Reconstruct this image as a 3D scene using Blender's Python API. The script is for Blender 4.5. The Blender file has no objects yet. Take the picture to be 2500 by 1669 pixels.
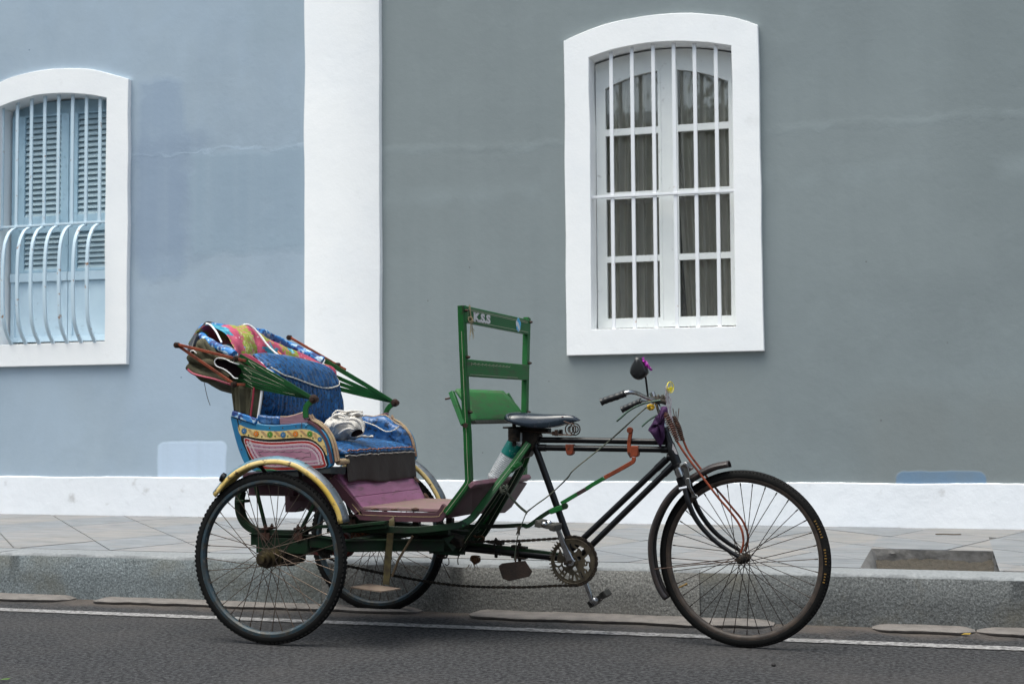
import bpy, bmesh, math, random
from math import sin, cos, pi, radians as rad
from mathutils import Vector as V, Matrix, noise as NZ
random.seed(7)
C = bpy.context.scene.collection
# ------------------------------------------------------------------ camera, sky, sun
FPX, PW, PH = 3472.0, 2500.0, 1669.0
yaw, pit, rol, camh = rad(17.03), rad(3.0), rad(-.4066), .9315
fw = V((-sin(yaw)*cos(pit), cos(yaw)*cos(pit), sin(pit)))
r0 = V((cos(yaw), sin(yaw), 0)); u0 = r0.cross(fw)
rt = r0*cos(rol)+u0*sin(rol); up = -r0*sin(rol)+u0*cos(rol)
O = V((0, 0, camh))
cd = bpy.data.cameras.new('camera'); cam = bpy.data.objects.new('camera', cd); C.objects.link(cam)
cd.sensor_width = 36; cd.lens = FPX/PW*36; cd.clip_start = .05; cd.clip_end = 500
m3 = Matrix((rt, up, -fw)).transposed(); cam.matrix_world = Matrix.Translation(O) @ m3.to_4x4()
cd.dof.use_dof = True; cd.dof.focus_distance = 6.0; cd.dof.aperture_fstop = 6.3
sc = bpy.context.scene; sc.camera = cam
wd = bpy.data.worlds.new('World'); sc.world = wd; wd.use_nodes = True
nt = wd.node_tree; bg = nt.nodes['Background']; sk = nt.nodes.new('ShaderNodeTexSky')
SUN_EL, SUN_AZ = rad(72), rad(215)      # azimuth clockwise from +Y
sk.sky_type = 'NISHITA'; sk.sun_disc = False; sk.sun_elevation = SUN_EL; sk.sun_rotation = SUN_AZ
sk.air_density = 1.0; sk.dust_density = 5.0; sk.ozone_density = 1.0
hs = nt.nodes.new('ShaderNodeHueSaturation'); hs.inputs['Saturation'].default_value = .72
nt.links.new(sk.outputs[0], hs.inputs['Color']); tn = nt.nodes.new('ShaderNodeMix'); tn.data_type = 'RGBA'; tn.blend_type = 'MULTIPLY'; tn.inputs[0].default_value = 1; tn.inputs[7].default_value = (.935, 1.0, .98, 1)
nt.links.new(hs.outputs[0], tn.inputs[6]); nt.links.new(tn.outputs[2], bg.inputs[0]); bg.inputs[1].default_value = .14
sl = bpy.data.lights.new('sun', 'SUN'); so = bpy.data.objects.new('sun', sl); C.objects.link(so)
sl.energy = 1.2; sl.angle = rad(50); sl.color = (1, .98, .93)
sd = V((sin(SUN_AZ)*cos(SUN_EL), cos(SUN_AZ)*cos(SUN_EL), sin(SUN_EL)))
so.rotation_euler = sd.to_track_quat('Z', 'Y').to_euler(); so.location = (-8, -8, 12)
sc.view_settings.view_transform = 'Standard'; sc.view_settings.look = 'None'
sc.view_settings.exposure = .98; sc.view_settings.gamma = 1; sc.view_settings.use_curve_mapping = False
# ------------------------------------------------------------------ where things stand (survey of the photo, metres)
RX, RY, HD = -2.6786, 5.8839, rad(-3.113)
AX = V((cos(HD), sin(HD), 0)); AN = V((-sin(HD), cos(HD), 0)); RO = V((RX, RY, 0))
def ray(q): return fw + rt*((q[0]-PW/2)/FPX) - up*((q[1]-PH/2)/FPX)
def P(q, y):            # point of the rickshaw's lengthwise plane y (rickshaw axes)
    d = ray(q); o = O-RO; t = (y-o.dot(AN))/d.dot(AN); p = o+d*t
    return V((p.dot(AX), p.dot(AN), p.z))
def WP(q, Y): d = ray(q); return O+d*(Y/d.y)
def fr(ox, oy, s): return lambda x, y: (ox+x*s, oy+y*s)
A = fr(400, 750, .28698); B = fr(450, 1100, .31894); CC = fr(1000, 1100, .28698); D = fr(1050, 720, .25543)
EE = fr(1400, 850, .2551); F = fr(1550, 1100, .31888); SP = fr(540, 980, .14029); AXL = fr(600, 1240, .14029)
LB = fr(1090, 1000, .19133); CR = fr(1310, 1230, .17227); SE = fr(800, 980, .17857); KN = fr(1000, 1290, .10217)
RW = fr(1360, 20, .55496); LW = fr(0, 140, .4978); SD = fr(1220, 980, .10204); BR = fr(560, 840, .14032); BM = fr(880, 1220, .12771)
def PP(frame, pts, y=None): return [P(frame(p[0], p[1]), p[2] if len(p) > 2 else y) for p in pts]
Yw = 9.117; Yf = Yw-.04; ZP = .2315; YK = 6.464
# ------------------------------------------------------------------ mesh builder
def cr(pts, n=6):
    pts = [V(p) for p in pts]
    if len(pts) < 3: return pts
    out = []
    q = [pts[0]*2-pts[1]]+pts+[pts[-1]*2-pts[-2]]
    for i in range(1, len(q)-2):
        for k in range(n):
            t = k/n; a, b, c, d = q[i-1], q[i], q[i+1], q[i+2]
            out.append(.5*((2*b)+(c-a)*t+(2*a-5*b+4*c-d)*t*t+(3*b-a-3*c+d)*t**3))
    out.append(pts[-1]); return out
def cr2(pts, n=6, closed=False):
    v = [V((p[0], p[1], 0)) for p in pts]
    if closed:
        q = [v[-1]]+v+[v[0], v[1]]; o = cr(q, n); return [(p.x, p.y) for p in o[n:-(n)]][:len(v)*n]
    return [(p.x, p.y) for p in cr(v, n)]
def offset(poly, d):
    n = len(poly); ar = sum(poly[i][0]*poly[(i+1) % n][1]-poly[(i+1) % n][0]*poly[i][1] for i in range(n)); s = 1 if ar > 0 else -1
    out = []
    for i in range(n):
        a, b, c = poly[i-1], poly[i], poly[(i+1) % n]
        e1 = V((b[0]-a[0], b[1]-a[1])); e2 = V((c[0]-b[0], c[1]-b[1]))
        if e1.length < 1e-9 or e2.length < 1e-9: out.append(b); continue
        n1 = V((-e1.y, e1.x)).normalized(); n2 = V((-e2.y, e2.x)).normalized(); m = n1+n2
        if m.length < .3: m = n1
        m.normalize(); k = 1/max(.5, m.dot(n1)); out.append((b[0]+m.x*d*s*k, b[1]+m.y*d*s*k))
    return out
class M:
    def __init__(s): s.v = []; s.f = []; s.m = []
    def add(s, vs, fs, m=0):
        o = len(s.v); s.v += [tuple(p) for p in vs]; s.f += [tuple(i+o for i in f) for f in fs]; s.m += [m]*len(fs); return s
    def box(s, c, d, R=None, m=0):
        c = V(c); h = V(d)/2; vs = []
        for z in (-1, 1):
            for y in (-1, 1):
                for x in (-1, 1):
                    p = V((x*h.x, y*h.y, z*h.z)); vs.append(c+(R @ p if R else p))
        return s.add(vs, [(0, 2, 3, 1), (4, 5, 7, 6), (0, 1, 5, 4), (2, 6, 7, 3), (0, 4, 6, 2), (1, 3, 7, 5)], m)
    def bx(s, x0, x1, y0, y1, z0, z1, m=0): return s.box(((x0+x1)/2, (y0+y1)/2, (z0+z1)/2), (x1-x0, y1-y0, z1-z0), None, m)
    def rings(s, R, closed=True, cap=True, m=0):
        n = len(R[0]); vs = [p for r in R for p in r]; fs = []
        for i in range(len(R)-1):
            for k in range(n if closed else n-1):
                a = i*n+k; b = i*n+(k+1) % n; fs.append((a, b, b+n, a+n))
        if cap and closed: fs += [tuple(range(n-1, -1, -1)), tuple((len(R)-1)*n+k for k in range(n))]
        return s.add(vs, fs, m)
    def tube(s, path, r=.01, seg=10, m=0, cap=True, ell=1, loop=False):
        path = [V(p) for p in path]; n = len(path); R = []; N = None
        for i in range(n):
            if loop: T = path[(i+1) % n]-path[i-1]
            else: T = path[min(i+1, n-1)]-path[max(i-1, 0)]
            T = T.normalized() if T.length > 1e-9 else V((1, 0, 0))
            if N is None:
                N = T.cross(V((0, 0, 1)) if abs(T.z) < .9 else V((0, 1, 0))).normalized()
            else:
                N = (N-T*N.dot(T)); N = N.normalized() if N.length > 1e-6 else T.orthogonal().normalized()
            Bn = T.cross(N); rr = r[i] if isinstance(r, (list, tuple)) else r
            R.append([path[i]+(N*cos(2*pi*k/seg)+Bn*sin(2*pi*k/seg)*ell)*rr for k in range(seg)])
        if loop: R.append(R[0]); cap = False
        return s.rings(R, True, cap, m)
    def sweep(s, path, sec, ref, m=0, cap=True, closed=True, ms=None):
        path = [V(p) for p in path]; ref = V(ref); n = len(path); R = []
        for i in range(n):
            T = (path[min(i+1, n-1)]-path[max(i-1, 0)]).normalized(); N = (ref-T*ref.dot(T)).normalized(); Bn = T.cross(N)
            R.append([path[i]+N*a+Bn*b for a, b in sec])
        return s.rings(R, closed, cap, m)
    def bar(s, path, w, t, ref=(0, 1, 0), m=0):      # t along ref, w across
        return s.sweep(path, [(-t/2, -w/2), (t/2, -w/2), (t/2, w/2), (-t/2, w/2)], ref, m)
    def prism(s, poly, y0, y1, m=0):                # poly of (x, z)
        n = len(poly); vs = [(p[0], y0, p[1]) for p in poly]+[(p[0], y1, p[1]) for p in poly]
        ar = sum(poly[i][0]*poly[(i+1) % n][1]-poly[(i+1) % n][0]*poly[i][1] for i in range(n))
        fs = [tuple(range(n)), tuple(range(2*n-1, n-1, -1))]+[((i+1) % n, i, i+n, (i+1) % n+n) for i in range(n)]
        if ar < 0: fs = [f[::-1] for f in fs]
        return s.add(vs, fs, m)
    def strip(s, p, w, y0, y1, closed=True, m=0):   # outline band along a flat path of (x, z)
        if closed:
            a = offset(p, 0); b = offset(p, w); n = len(p); vs = [(q[0], y0, q[1]) for q in a]+[(q[0], y0, q[1]) for q in b]
            return s.add(vs, [(i, (i+1) % n, (i+1) % n+n, i+n) for i in range(n)], m)
        return s.bar([V((q[0], (y0+y1)/2, q[1])) for q in p], w, abs(y1-y0), (0, 1, 0), m)
    def lathe(s, prof, o=(0, 0, 0), ax=(0, 0, 1), seg=24, m=0, cap=True):
        o = V(o); ax = V(ax).normalized(); N = ax.orthogonal().normalized(); Bn = ax.cross(N)
        R = [[o+ax*h+(N*cos(2*pi*k/seg)+Bn*sin(2*pi*k/seg))*r for k in range(seg)] for r, h in prof]
        return s.rings(R, True, cap, m)
    def torus(s, c, R, r, ax=(0, 1, 0), seg=48, s2=10, m=0):
        c = V(c); ax = V(ax).normalized(); N = ax.orthogonal().normalized(); Bn = ax.cross(N)
        return s.tube([c+(N*cos(2*pi*k/seg)+Bn*sin(2*pi*k/seg))*R for k in range(seg)], r, s2, m, loop=True)
    def ball(s, c, r, seg=12, m=0, sc=(1, 1, 1), fn=None):
        c = V(c); n = seg//2; R = []
        for i in range(n+1):
            th = pi*(i/n); th = min(max(th, .03), pi-.03); row = []
            for k in range(seg):
                d = V((sin(th)*cos(2*pi*k/seg)*sc[0], sin(th)*sin(2*pi*k/seg)*sc[1], cos(th)*sc[2]))
                row.append(c+d*r*(fn(d) if fn else 1))
            R.append(row)
        return s.rings(R, True, True, m)
    def grid(s, rows, m=0):
        nu = len(rows[0]); vs = [p for r in rows for p in r]
        return s.add(vs, [(i*nu+k, i*nu+k+1, (i+1)*nu+k+1, (i+1)*nu+k) for i in range(len(rows)-1) for k in range(nu-1)], m)
    def build(s, name, mat, parent=None, smooth=35, bev=0, solid=0, sub=0, label=None, kind=None, fixn=True):
        me = bpy.data.meshes.new(name); me.from_pydata(s.v, [], s.f)
        for x in (mat if isinstance(mat, (list, tuple)) else [mat]): me.materials.append(x)
        for p, i in zip(me.polygons, s.m): p.material_index = i
        if fixn:
            b = bmesh.new(); b.from_mesh(me); bmesh.ops.recalc_face_normals(b, faces=b.faces); b.to_mesh(me); b.free()
        if smooth:
            me.polygons.foreach_set('use_smooth', [True]*len(me.polygons)); me.set_sharp_from_angle(angle=rad(smooth))
        o = bpy.data.objects.new(name, me); C.objects.link(o); o.parent = parent
        if solid: k = o.modifiers.new('solid', 'SOLIDIFY'); k.thickness = solid; k.offset = 0
        if sub: k = o.modifiers.new('sub', 'SUBSURF'); k.levels = sub; k.render_levels = sub
        if bev: k = o.modifiers.new('bev', 'BEVEL'); k.width = bev; k.segments = 2; k.limit_method = 'ANGLE'; k.angle_limit = rad(40)
        if label: o['label'] = label
        if kind: o['kind'] = kind
        return o
def flat(outlines, ext, name='flat'):              # filled flat shape with holes -> (verts, faces) in xy, thickness 2*ext
    cu = bpy.data.curves.new(name, 'CURVE'); cu.dimensions = '2D'; cu.fill_mode = 'BOTH'; cu.extrude = ext
    for ol in outlines:
        sp = cu.splines.new('POLY'); sp.points.add(len(ol)-1)
        for i, p in enumerate(ol): sp.points[i].co = (p[0], p[1], 0, 1)
        sp.use_cyclic_u = True
    return cu2m(cu)
def cu2m(cu):
    ob = bpy.data.objects.new('tmp', cu); C.objects.link(ob); dg = bpy.context.evaluated_depsgraph_get(); dg.update()
    me = bpy.data.meshes.new_from_object(ob.evaluated_get(dg)); r = ([v.co.copy() for v in me.vertices], [tuple(p.vertices) for p in me.polygons])
    bpy.data.objects.remove(ob); bpy.data.meshes.remove(me); bpy.data.curves.remove(cu); return r
def text(s, size, ext=.0005, off=0):
    cu = bpy.data.curves.new('t', 'FONT'); cu.body = s; cu.size = size; cu.extrude = ext; cu.offset = off; cu.resolution_u = 4; return cu2m(cu)
def tag(o, label, cat, group=None):
    o['label'] = label; o['category'] = cat
    if group: o['group'] = group
    return o
def empty(name, loc=(0, 0, 0), rz=0, parent=None):
    o = bpy.data.objects.new(name, None); C.objects.link(o); o.location = loc; o.rotation_euler = (0, 0, rz); o.parent = parent; o.empty_display_size = .1; return o
def struct(o): o['kind'] = 'structure'; return o
# ------------------------------------------------------------------ materials
def mat(name, col, rough=.6, metal=0, c2=None, s2=8, r2=(.4, .65), dirt=None, ds=5, dr=(.55, .7), bump=None, bump2=None, spec=.5, stretch=None, c3=None, s3=40, r3=(.5, .6), det=6, coat=0, vor=None, sss=0):
    m = bpy.data.materials.new(name); m.use_nodes = True; t = m.node_tree; L = t.links; bs = t.nodes['Principled BSDF']
    tc = t.nodes.new('ShaderNodeTexCoord'); co = tc.outputs['Object']
    if stretch:
        mp = t.nodes.new('ShaderNodeMapping'); mp.inputs['Scale'].default_value = stretch; L.new(co, mp.inputs[0]); co = mp.outputs[0]
    def nz(sc_, d=det, dist=0):
        n = t.nodes.new('ShaderNodeTexNoise'); n.inputs['Scale'].default_value = sc_; n.inputs['Detail'].default_value = d; n.inputs['Roughness'].default_value = .6; n.inputs['Distortion'].default_value = dist; L.new(co, n.inputs['Vector']); return n.outputs[0]
    def mix(a, b, sc_, rg, d=det):
        r = t.nodes.new('ShaderNodeMapRange'); r.inputs[1].default_value = rg[0]; r.inputs[2].default_value = rg[1]; L.new(nz(sc_, d), r.inputs[0])
        x = t.nodes.new('ShaderNodeMix'); x.data_type = 'RGBA'; L.new(r.outputs[0], x.inputs[0]); L.new(a, x.inputs[6]); x.inputs[7].default_value = (*b, 1); return x.outputs[2]
    rgb = t.nodes.new('ShaderNodeRGB'); rgb.outputs[0].default_value = (*col, 1); c = rgb.outputs[0]
    if c2: c = mix(c, c2, s2, r2)
    if c3: c = mix(c, c3, s3, r3)
    if vor:   # (scale, colour, threshold)
        vn = t.nodes.new('ShaderNodeTexVoronoi'); vn.inputs['Scale'].default_value = vor[0]; L.new(co, vn.inputs['Vector'])
        r = t.nodes.new('ShaderNodeMapRange'); r.inputs[1].default_value = vor[2]; r.inputs[2].default_value = vor[2]*.8; L.new(vn.outputs[0], r.inputs[0])
        x = t.nodes.new('ShaderNodeMix'); x.data_type = 'RGBA'; L.new(r.outputs[0], x.inputs[0]); L.new(c, x.inputs[6]); x.inputs[7].default_value = (*vor[1], 1); c = x.outputs[2]
    if dirt: c = mix(c, dirt, ds, dr)
    L.new(c, bs.inputs['Base Color']); bs.inputs['Roughness'].default_value = rough; bs.inputs['Metallic'].default_value = metal
    bs.inputs['Specular IOR Level'].default_value = spec; bs.inputs['Coat Weight'].default_value = coat
    nrm = None
    for bb in (bump, bump2):
        if bb:
            bn = t.nodes.new('ShaderNodeBump'); bn.inputs['Strength'].default_value = bb[1]; bn.inputs['Distance'].default_value = bb[2] if len(bb) > 2 else .01
            L.new(nz(bb[0]), bn.inputs['Height'])
            if nrm: L.new(nrm, bn.inputs['Normal'])
            nrm = bn.outputs[0]
    if nrm: L.new(nrm, bs.inputs['Normal'])
    return m
def S(r, g, b):
    f = lambda c: (c/255/12.92 if c <= 10 else ((c/255+.055)/1.055)**2.4); return (f(r), f(g), f(b))
green = mat('green_paint', (.010, .105, .022), .45, c2=(.007, .06, .014), s2=7, dirt=(.02, .022, .012), ds=16, dr=(.6, .72), bump=(60, .15, .002), c3=(.016, .135, .032), s3=3, r3=(.5, .7), spec=.3)
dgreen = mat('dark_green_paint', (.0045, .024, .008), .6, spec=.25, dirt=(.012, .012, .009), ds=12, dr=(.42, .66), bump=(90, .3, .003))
bgreen = mat('bright_board_green', (.013, .108, .028), .5, spec=.3, c2=(.010, .11, .028), s2=7, dirt=(.03, .04, .02), ds=20, dr=(.62, .72)); wgreen = mat('worn_green_paint', (.022, .135, .034), .6, spec=.3, c2=(.05, .08, .035), s2=14, r2=(.45, .7), dirt=(.06, .055, .04), ds=30, dr=(.55, .75), stretch=(1, .5, 3), bump=(50, .2, .002))
black = mat('black_enamel', (.004, .004, .005), .32, spec=.35, dirt=(.014, .010, .007), ds=25, dr=(.6, .75), bump=(120, .1, .001))
grease = mat('greasy_black_metal', (.006, .005, .0045), .6, spec=.25, c2=(.03, .02, .012), s2=40, bump=(150, .5, .003))
rust = mat('rusty_orange_paint', (.24, .048, .018), .6, spec=.3, c2=(.10, .022, .010), s2=20, dirt=(.03, .015, .01), ds=30, dr=(.58, .7), bump=(120, .3, .002))
rust2 = mat('brown_rust', (.07, .026, .012), .8, c2=(.03, .014, .009), s2=60, bump=(150, .6, .003))
boltm = mat('dark_bolt_steel', (.05, .035, .028), .5, .6, c2=(.05, .02, .012), s2=80, bump=(200, .4, .002))
chrome = mat('worn_chrome', (.42, .42, .43), .2, 1, dirt=(.18, .12, .07), ds=30, dr=(.52, .75), bump=(100, .1, .001))
brass = mat('grimy_chainring_steel', (.10, .082, .056), .5, .6, c2=(.045, .036, .026), s2=30, bump=(90, .3, .002))
rubber = mat('tyre_rubber', (.005, .005, .005), .8, spec=.15, c2=(.010, .0095, .009), s2=9, r2=(.4, .8), dirt=(.035, .03, .025), ds=30, dr=(.62, .9), bump=(120, .3, .002))
grip = mat('black_grip_rubber', (.008, .008, .009), .42, bump=(90, .2, .002))
rimblue = mat('blue_painted_rim', (.018, .040, .055), .5, .0, c2=(.035, .03, .022), s2=25, dirt=(.16, .14, .12), ds=60, dr=(.6, .75))
rimbrown = mat('rusted_rim', (.026, .019, .015), .55, .1, c2=(.055, .038, .028), s2=30, bump=(100, .3, .002))
spokem = mat('dull_spoke_steel', (.09, .065, .05), .45, .7)
spoked = mat('dark_spoke_steel', (.03, .022, .018), .5, .5)
olive_metal = mat('olive_painted_metal', (.085, .068, .025), .55, c2=(.04, .028, .014), s2=35, bump=(90, .3, .002))
hubm = mat('oily_hub', (.035, .026, .018), .4, .6, c2=(.09, .07, .03), s2=25, bump=(120, .4, .002))
bluep = mat('blue_side_paint', (.015, .12, .26), .38, c2=(.02, .17, .30), s2=5, dirt=(.02, .04, .05), ds=25, dr=(.6, .78))
yellowp = mat('cream_yellow_paint', (.55, .38, .13), .45, c2=(.62, .47, .2), s2=10, dirt=(.2, .12, .04), ds=30, dr=(.62, .8))
fyellow = mat('fender_yellow', (.50, .33, .05), .4, c2=(.62, .47, .20), s2=2.5, dirt=(.10, .06, .03), ds=45, dr=(.58, .66), bump=(60, .15, .002))
fblue = mat('fender_blue', (.07, .17, .23), .4, c2=(.10, .13, .14), s2=12, dirt=(.05, .04, .03), ds=45, dr=(.58, .68))
fcream = mat('fender_cream', (.55, .42, .20), .45, dirt=(.2, .12, .04), ds=40, dr=(.6, .7))
fsteel = mat('fender_bare_steel', (.10, .12, .14), .35, .5, c2=(.16, .17, .18), s2=25, dirt=(.05, .035, .02), ds=50, dr=(.55, .7))
redp = mat('red_paint', (.26, .018, .016), .4); redd = mat('dirty_red_paint', (.16, .018, .012), .6, c2=(.03, .01, .008), s2=25)
blackp = mat('black_paint', (.006, .006, .006), .4); whitep = mat('white_line_paint', (.62, .58, .58), .5)
mauve = mat('mauve_paint', (.33, .16, .22), .45, c2=(.28, .12, .18), s2=12)
orangep = mat('orange_petal_paint', (.6, .17, .015), .45); blueflp = mat('blue_petal_paint', (.03, .14, .30), .45); greenfl = mat('green_petal_paint', (.07, .22, .02), .45); leafp = mat('dark_leaf_paint', (.02, .07, .02), .45)
purple = mat('weathered_purple_boards', (.27, .10, .19), .5, c2=(.16, .06, .11), s2=6, dirt=(.085, .055, .04), ds=14, dr=(.52, .74), stretch=(3, .7, 3), bump=(40, .25, .003), c3=(.30, .12, .22), s3=3)
purpled = mat('dull_purple_paint', (.085, .028, .042), .55, c2=(.06, .022, .03), s2=8, dirt=(.05, .035, .028), ds=25, dr=(.55, .75), bump=(50, .25, .002))
floorp = mat('scuffed_floor_board', (.16, .11, .085), .7, c2=(.20, .10, .12), s2=6, dirt=(.10, .08, .06), ds=30, dr=(.5, .7), bump=(60, .3, .002), stretch=(1, 3, 1))
cane = mat('cream_cane_wrap', (.38, .29, .15), .6, c2=(.28, .16, .12), s2=12, dirt=(.05, .03, .02), ds=40, dr=(.6, .7))
canvas = mat('olive_canvas', (.092, .085, .052), .85, spec=.2, c2=(.072, .066, .042), s2=20, bump=(300, .4, .001), bump2=(6, .6, .02))
pinkpip = mat('pink_piping', (.42, .06, .10), .4); creampip = mat('cream_piping', (.6, .55, .48), .5); whitepip = mat('white_binding', (.75, .74, .74), .6)
bluefab = mat('blue_patterned_vinyl', (.007, .078, .225), .42, spec=.35, c2=(.008, .020, .045), s2=95, r2=(.50, .60), det=2, c3=(.035, .03, .025), s3=120, r3=(.60, .64), dirt=(.03, .14, .33), ds=22, dr=(.58, .74), bump=(30, .3, .004))
bluefab2 = mat('glossy_blue_vinyl', (.017, .085, .24), .28, c2=(.01, .025, .06), s2=45, r2=(.5, .6), dirt=(.16, .30, .5), ds=14, dr=(.52, .75), bump=(18, .7, .012))
paisley = mat('blue_swirl_cloth', (.02, .17, .45), .6, c2=(.4, .55, .68), s2=38, r2=(.53, .60), det=1, c3=(.01, .035, .16), s3=30, r3=(.52, .58), bump=(40, .5, .006))
apron = mat('brown_vinyl_apron', (.030, .023, .021), .65, spec=.3, c2=(.036, .028, .025), s2=6, bump=(200, .15, .001), bump2=(7, .4, .02))
pvc = mat('dark_rubber_strap', (.025, .03, .033), .5, bump=(30, .3, .004))
greyc = mat('grey_white_cloth', (.58, .55, .51), .9, c2=(.50, .47, .43), s2=9, bump=(9, .5, .02), bump2=(400, .3, .001))
shadein = mat('painted_fold_shade', (.006, .004, .005), 1, spec=0)  # near-black colour standing in for shade inside cloth folds
purplec = mat('purple_cloth', (.038, .008, .052), .85, c2=(.05, .01, .065), s2=14, bump=(16, .7, .01))
magenta = mat('magenta_ribbon', (.50, .03, .42), .5, c2=(.35, .06, .35), s2=30); yellowpl = mat('yellow_plastic', (.75, .60, .01), .4)
clearp = mat('clear_cord', (.45, .42, .45), .3, c2=(.15, .12, .14), s2=60); rope = mat('green_rope', (.055, .075, .055), .85, c2=(.12, .11, .08), s2=60, bump=(200, .6, .002)); coir = mat('brown_coir_rope', (.10, .045, .015), .95, c2=(.05, .022, .01), s2=60, bump=(150, .8, .005)); cord = mat('dark_string', (.05, .04, .03), .9)
leverg = mat('green_lever_paint', (.05, .10, .07), .45, dirt=(.03, .03, .025), ds=40, dr=(.5, .7)); ribgreen = mat('dark_glossy_green', (.006, .062, .013), .42, spec=.3, c2=(.004, .04, .010), s2=12); saddlem = mat('dark_blue_vinyl_saddle', (.006, .012, .021), .2, c2=(.010, .018, .027), s2=9, dirt=(.05, .05, .05), ds=25, dr=(.6, .8), bump=(25, .15, .004), coat=.3)
mirrorm = mat('black_mirror_shell', (.012, .013, .014), .35); blackcl = mat('black_vinyl', (.01, .01, .012), .45)
whitest = mat('cream_striping', (.42, .42, .30), .5)
# pink floral cloth
def floral():
    m = mat('pink_floral_cloth', (.48, .075, .14), .75, c2=(.38, .05, .10), s2=12, vor=(34, (.66, .42, .46), .16), bump=(14, .6, .01)); t = m.node_tree; L = t.links; bs = t.nodes['Principled BSDF']
    c = bs.inputs['Base Color'].links[0].from_socket; co = [n for n in t.nodes if n.type == 'TEX_COORD'][0].outputs['Object']
    for off, sc_, th, col, lc in (((.37, .14, .75), 6.5, .46, (.27, .30, .03), (.5, .16, .16)), ((.9, .4, .2), 9, .27, (.01, .22, .36), (.2, .5, .5))):
        mp = t.nodes.new('ShaderNodeMapping'); mp.inputs['Location'].default_value = off; L.new(co, mp.inputs[0])
        nz = t.nodes.new('ShaderNodeTexNoise'); nz.inputs['Scale'].default_value = 60; L.new(mp.outputs[0], nz.inputs[0])
        va = t.nodes.new('ShaderNodeMix'); va.data_type = 'VECTOR'; va.inputs[0].default_value = .05; L.new(mp.outputs[0], va.inputs[4]); L.new(nz.outputs[1], va.inputs[5])
        vn = t.nodes.new('ShaderNodeTexVoronoi'); vn.inputs['Scale'].default_value = sc_; L.new(va.outputs[1], vn.inputs['Vector'])
        r = t.nodes.new('ShaderNodeMapRange'); r.inputs[1].default_value = th; r.inputs[2].default_value = th*.9; L.new(vn.outputs[0], r.inputs[0])
        v2 = t.nodes.new('ShaderNodeTexNoise'); v2.inputs['Scale'].default_value = 70; v2.inputs['Detail'].default_value = 0; L.new(co, v2.inputs['Vector'])
        r2 = t.nodes.new('ShaderNodeMapRange'); r2.inputs[1].default_value = .56; r2.inputs[2].default_value = .6; L.new(v2.outputs[0], r2.inputs[0])
        y = t.nodes.new('ShaderNodeMix'); y.data_type = 'RGBA'; L.new(r2.outputs[0], y.inputs[0]); y.inputs[6].default_value = (*col, 1); y.inputs[7].default_value = (*lc, 1)
        x = t.nodes.new('ShaderNodeMix'); x.data_type = 'RGBA'; L.new(r.outputs[0], x.inputs[0]); L.new(c, x.inputs[6]); L.new(y.outputs[2], x.inputs[7]); c = x.outputs[2]
    L.new(c, bs.inputs['Base Color']); return m
floralm = floral()
# setting materials
asph = mat('asphalt', (.060, .0600, .0625), .9, spec=.15, c2=(.018, .018, .019), s2=52, r2=(.42, .58), det=5, c3=(.15, .143, .14), s3=85, r3=(.60, .70), dirt=(.070, .065, .063), ds=.9, dr=(.45, .85), bump=(70, 1, .012), bump2=(25, .4, .012))
t_ = asph.node_tree; bs_ = t_.nodes['Principled BSDF']; src_ = bs_.inputs['Base Color'].links[0].from_socket; tc_ = [n for n in t_.nodes if n.type == 'TEX_COORD'][0]
sx_ = t_.nodes.new('ShaderNodeSeparateXYZ'); t_.links.new(tc_.outputs['Object'], sx_.inputs[0]); nq_ = t_.nodes.new('ShaderNodeTexNoise'); nq_.inputs['Scale'].default_value = 5; nq_.inputs['Detail'].default_value = 8; t_.links.new(tc_.outputs['Object'], nq_.inputs[0])
a_ = t_.nodes.new('ShaderNodeMath'); a_.operation = 'MULTIPLY_ADD'; a_.inputs[1].default_value = .5; t_.links.new(nq_.outputs[0], a_.inputs[0]); t_.links.new(sx_.outputs[1], a_.inputs[2])
r_ = t_.nodes.new('ShaderNodeMapRange'); r_.inputs[1].default_value = 6.42; r_.inputs[2].default_value = 6.68; r_.inputs[4].default_value = .75; t_.links.new(a_.outputs[0], r_.inputs[0])
x_ = t_.nodes.new('ShaderNodeMix'); x_.data_type = 'RGBA'; t_.links.new(r_.outputs[0], x_.inputs[0]); t_.links.new(src_, x_.inputs[6]); x_.inputs[7].default_value = (.115, .095, .082, 1); t_.links.new(x_.outputs[2], bs_.inputs['Base Color'])
linep = mat('worn_line_paint', (.30, .29, .285), .8, c2=(.10, .095, .095), s2=45, r2=(.44, .58), det=5, dirt=(.2, .19, .18), ds=4, bump=(150, .8, .005))
granites = [mat('rough_granite', c_, .9, spec=.2, c2=tuple(v*.52 for v in c_), s2=110, r2=(.40, .62), det=4, c3=tuple(v*1.5 for v in c_), s3=130, r3=(.57, .68), dirt=d_, ds=2.3, dr=(.48, .74), bump=(60, .7, .009), bump2=(4, .4, .02)) for c_, d_ in (((.200, .228, .238), (.12, .115, .09)), ((.232, .230, .218), (.18, .17, .155)), ((.145, .152, .152), (.13, .118, .09)))]; granite = granites[0]
granitetop = mat('granite_top', (.225, .235, .24), .8, c2=(.155, .165, .17), s2=60, r2=(.4, .65), bump=(120, .4, .004))
slabs = [mat('pale_stone_slab', c, .75, c2=c2, s2=3.0, r2=(.38, .62), c3=c3, s3=6, r3=(.5, .75), stretch=(1.0, 4.0, 1), dirt=tuple(v*.72 for v in c2), ds=5, dr=(.50, .72), bump=(20, .3, .004), bump2=(60, .4, .003)) for c, c2, c3 in
         (((.235, .23, .228), (.175, .183, .192), (.25, .215, .195)), ((.213, .222, .232), (.16, .172, .185), (.225, .21, .198)), ((.24, .225, .213), (.188, .187, .185), (.213, .222, .232)))]
mortar = mat('grey_mortar', (.15, .145, .14), .9, c2=(.10, .095, .09), s2=30, bump=(60, .6, .006))
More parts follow.
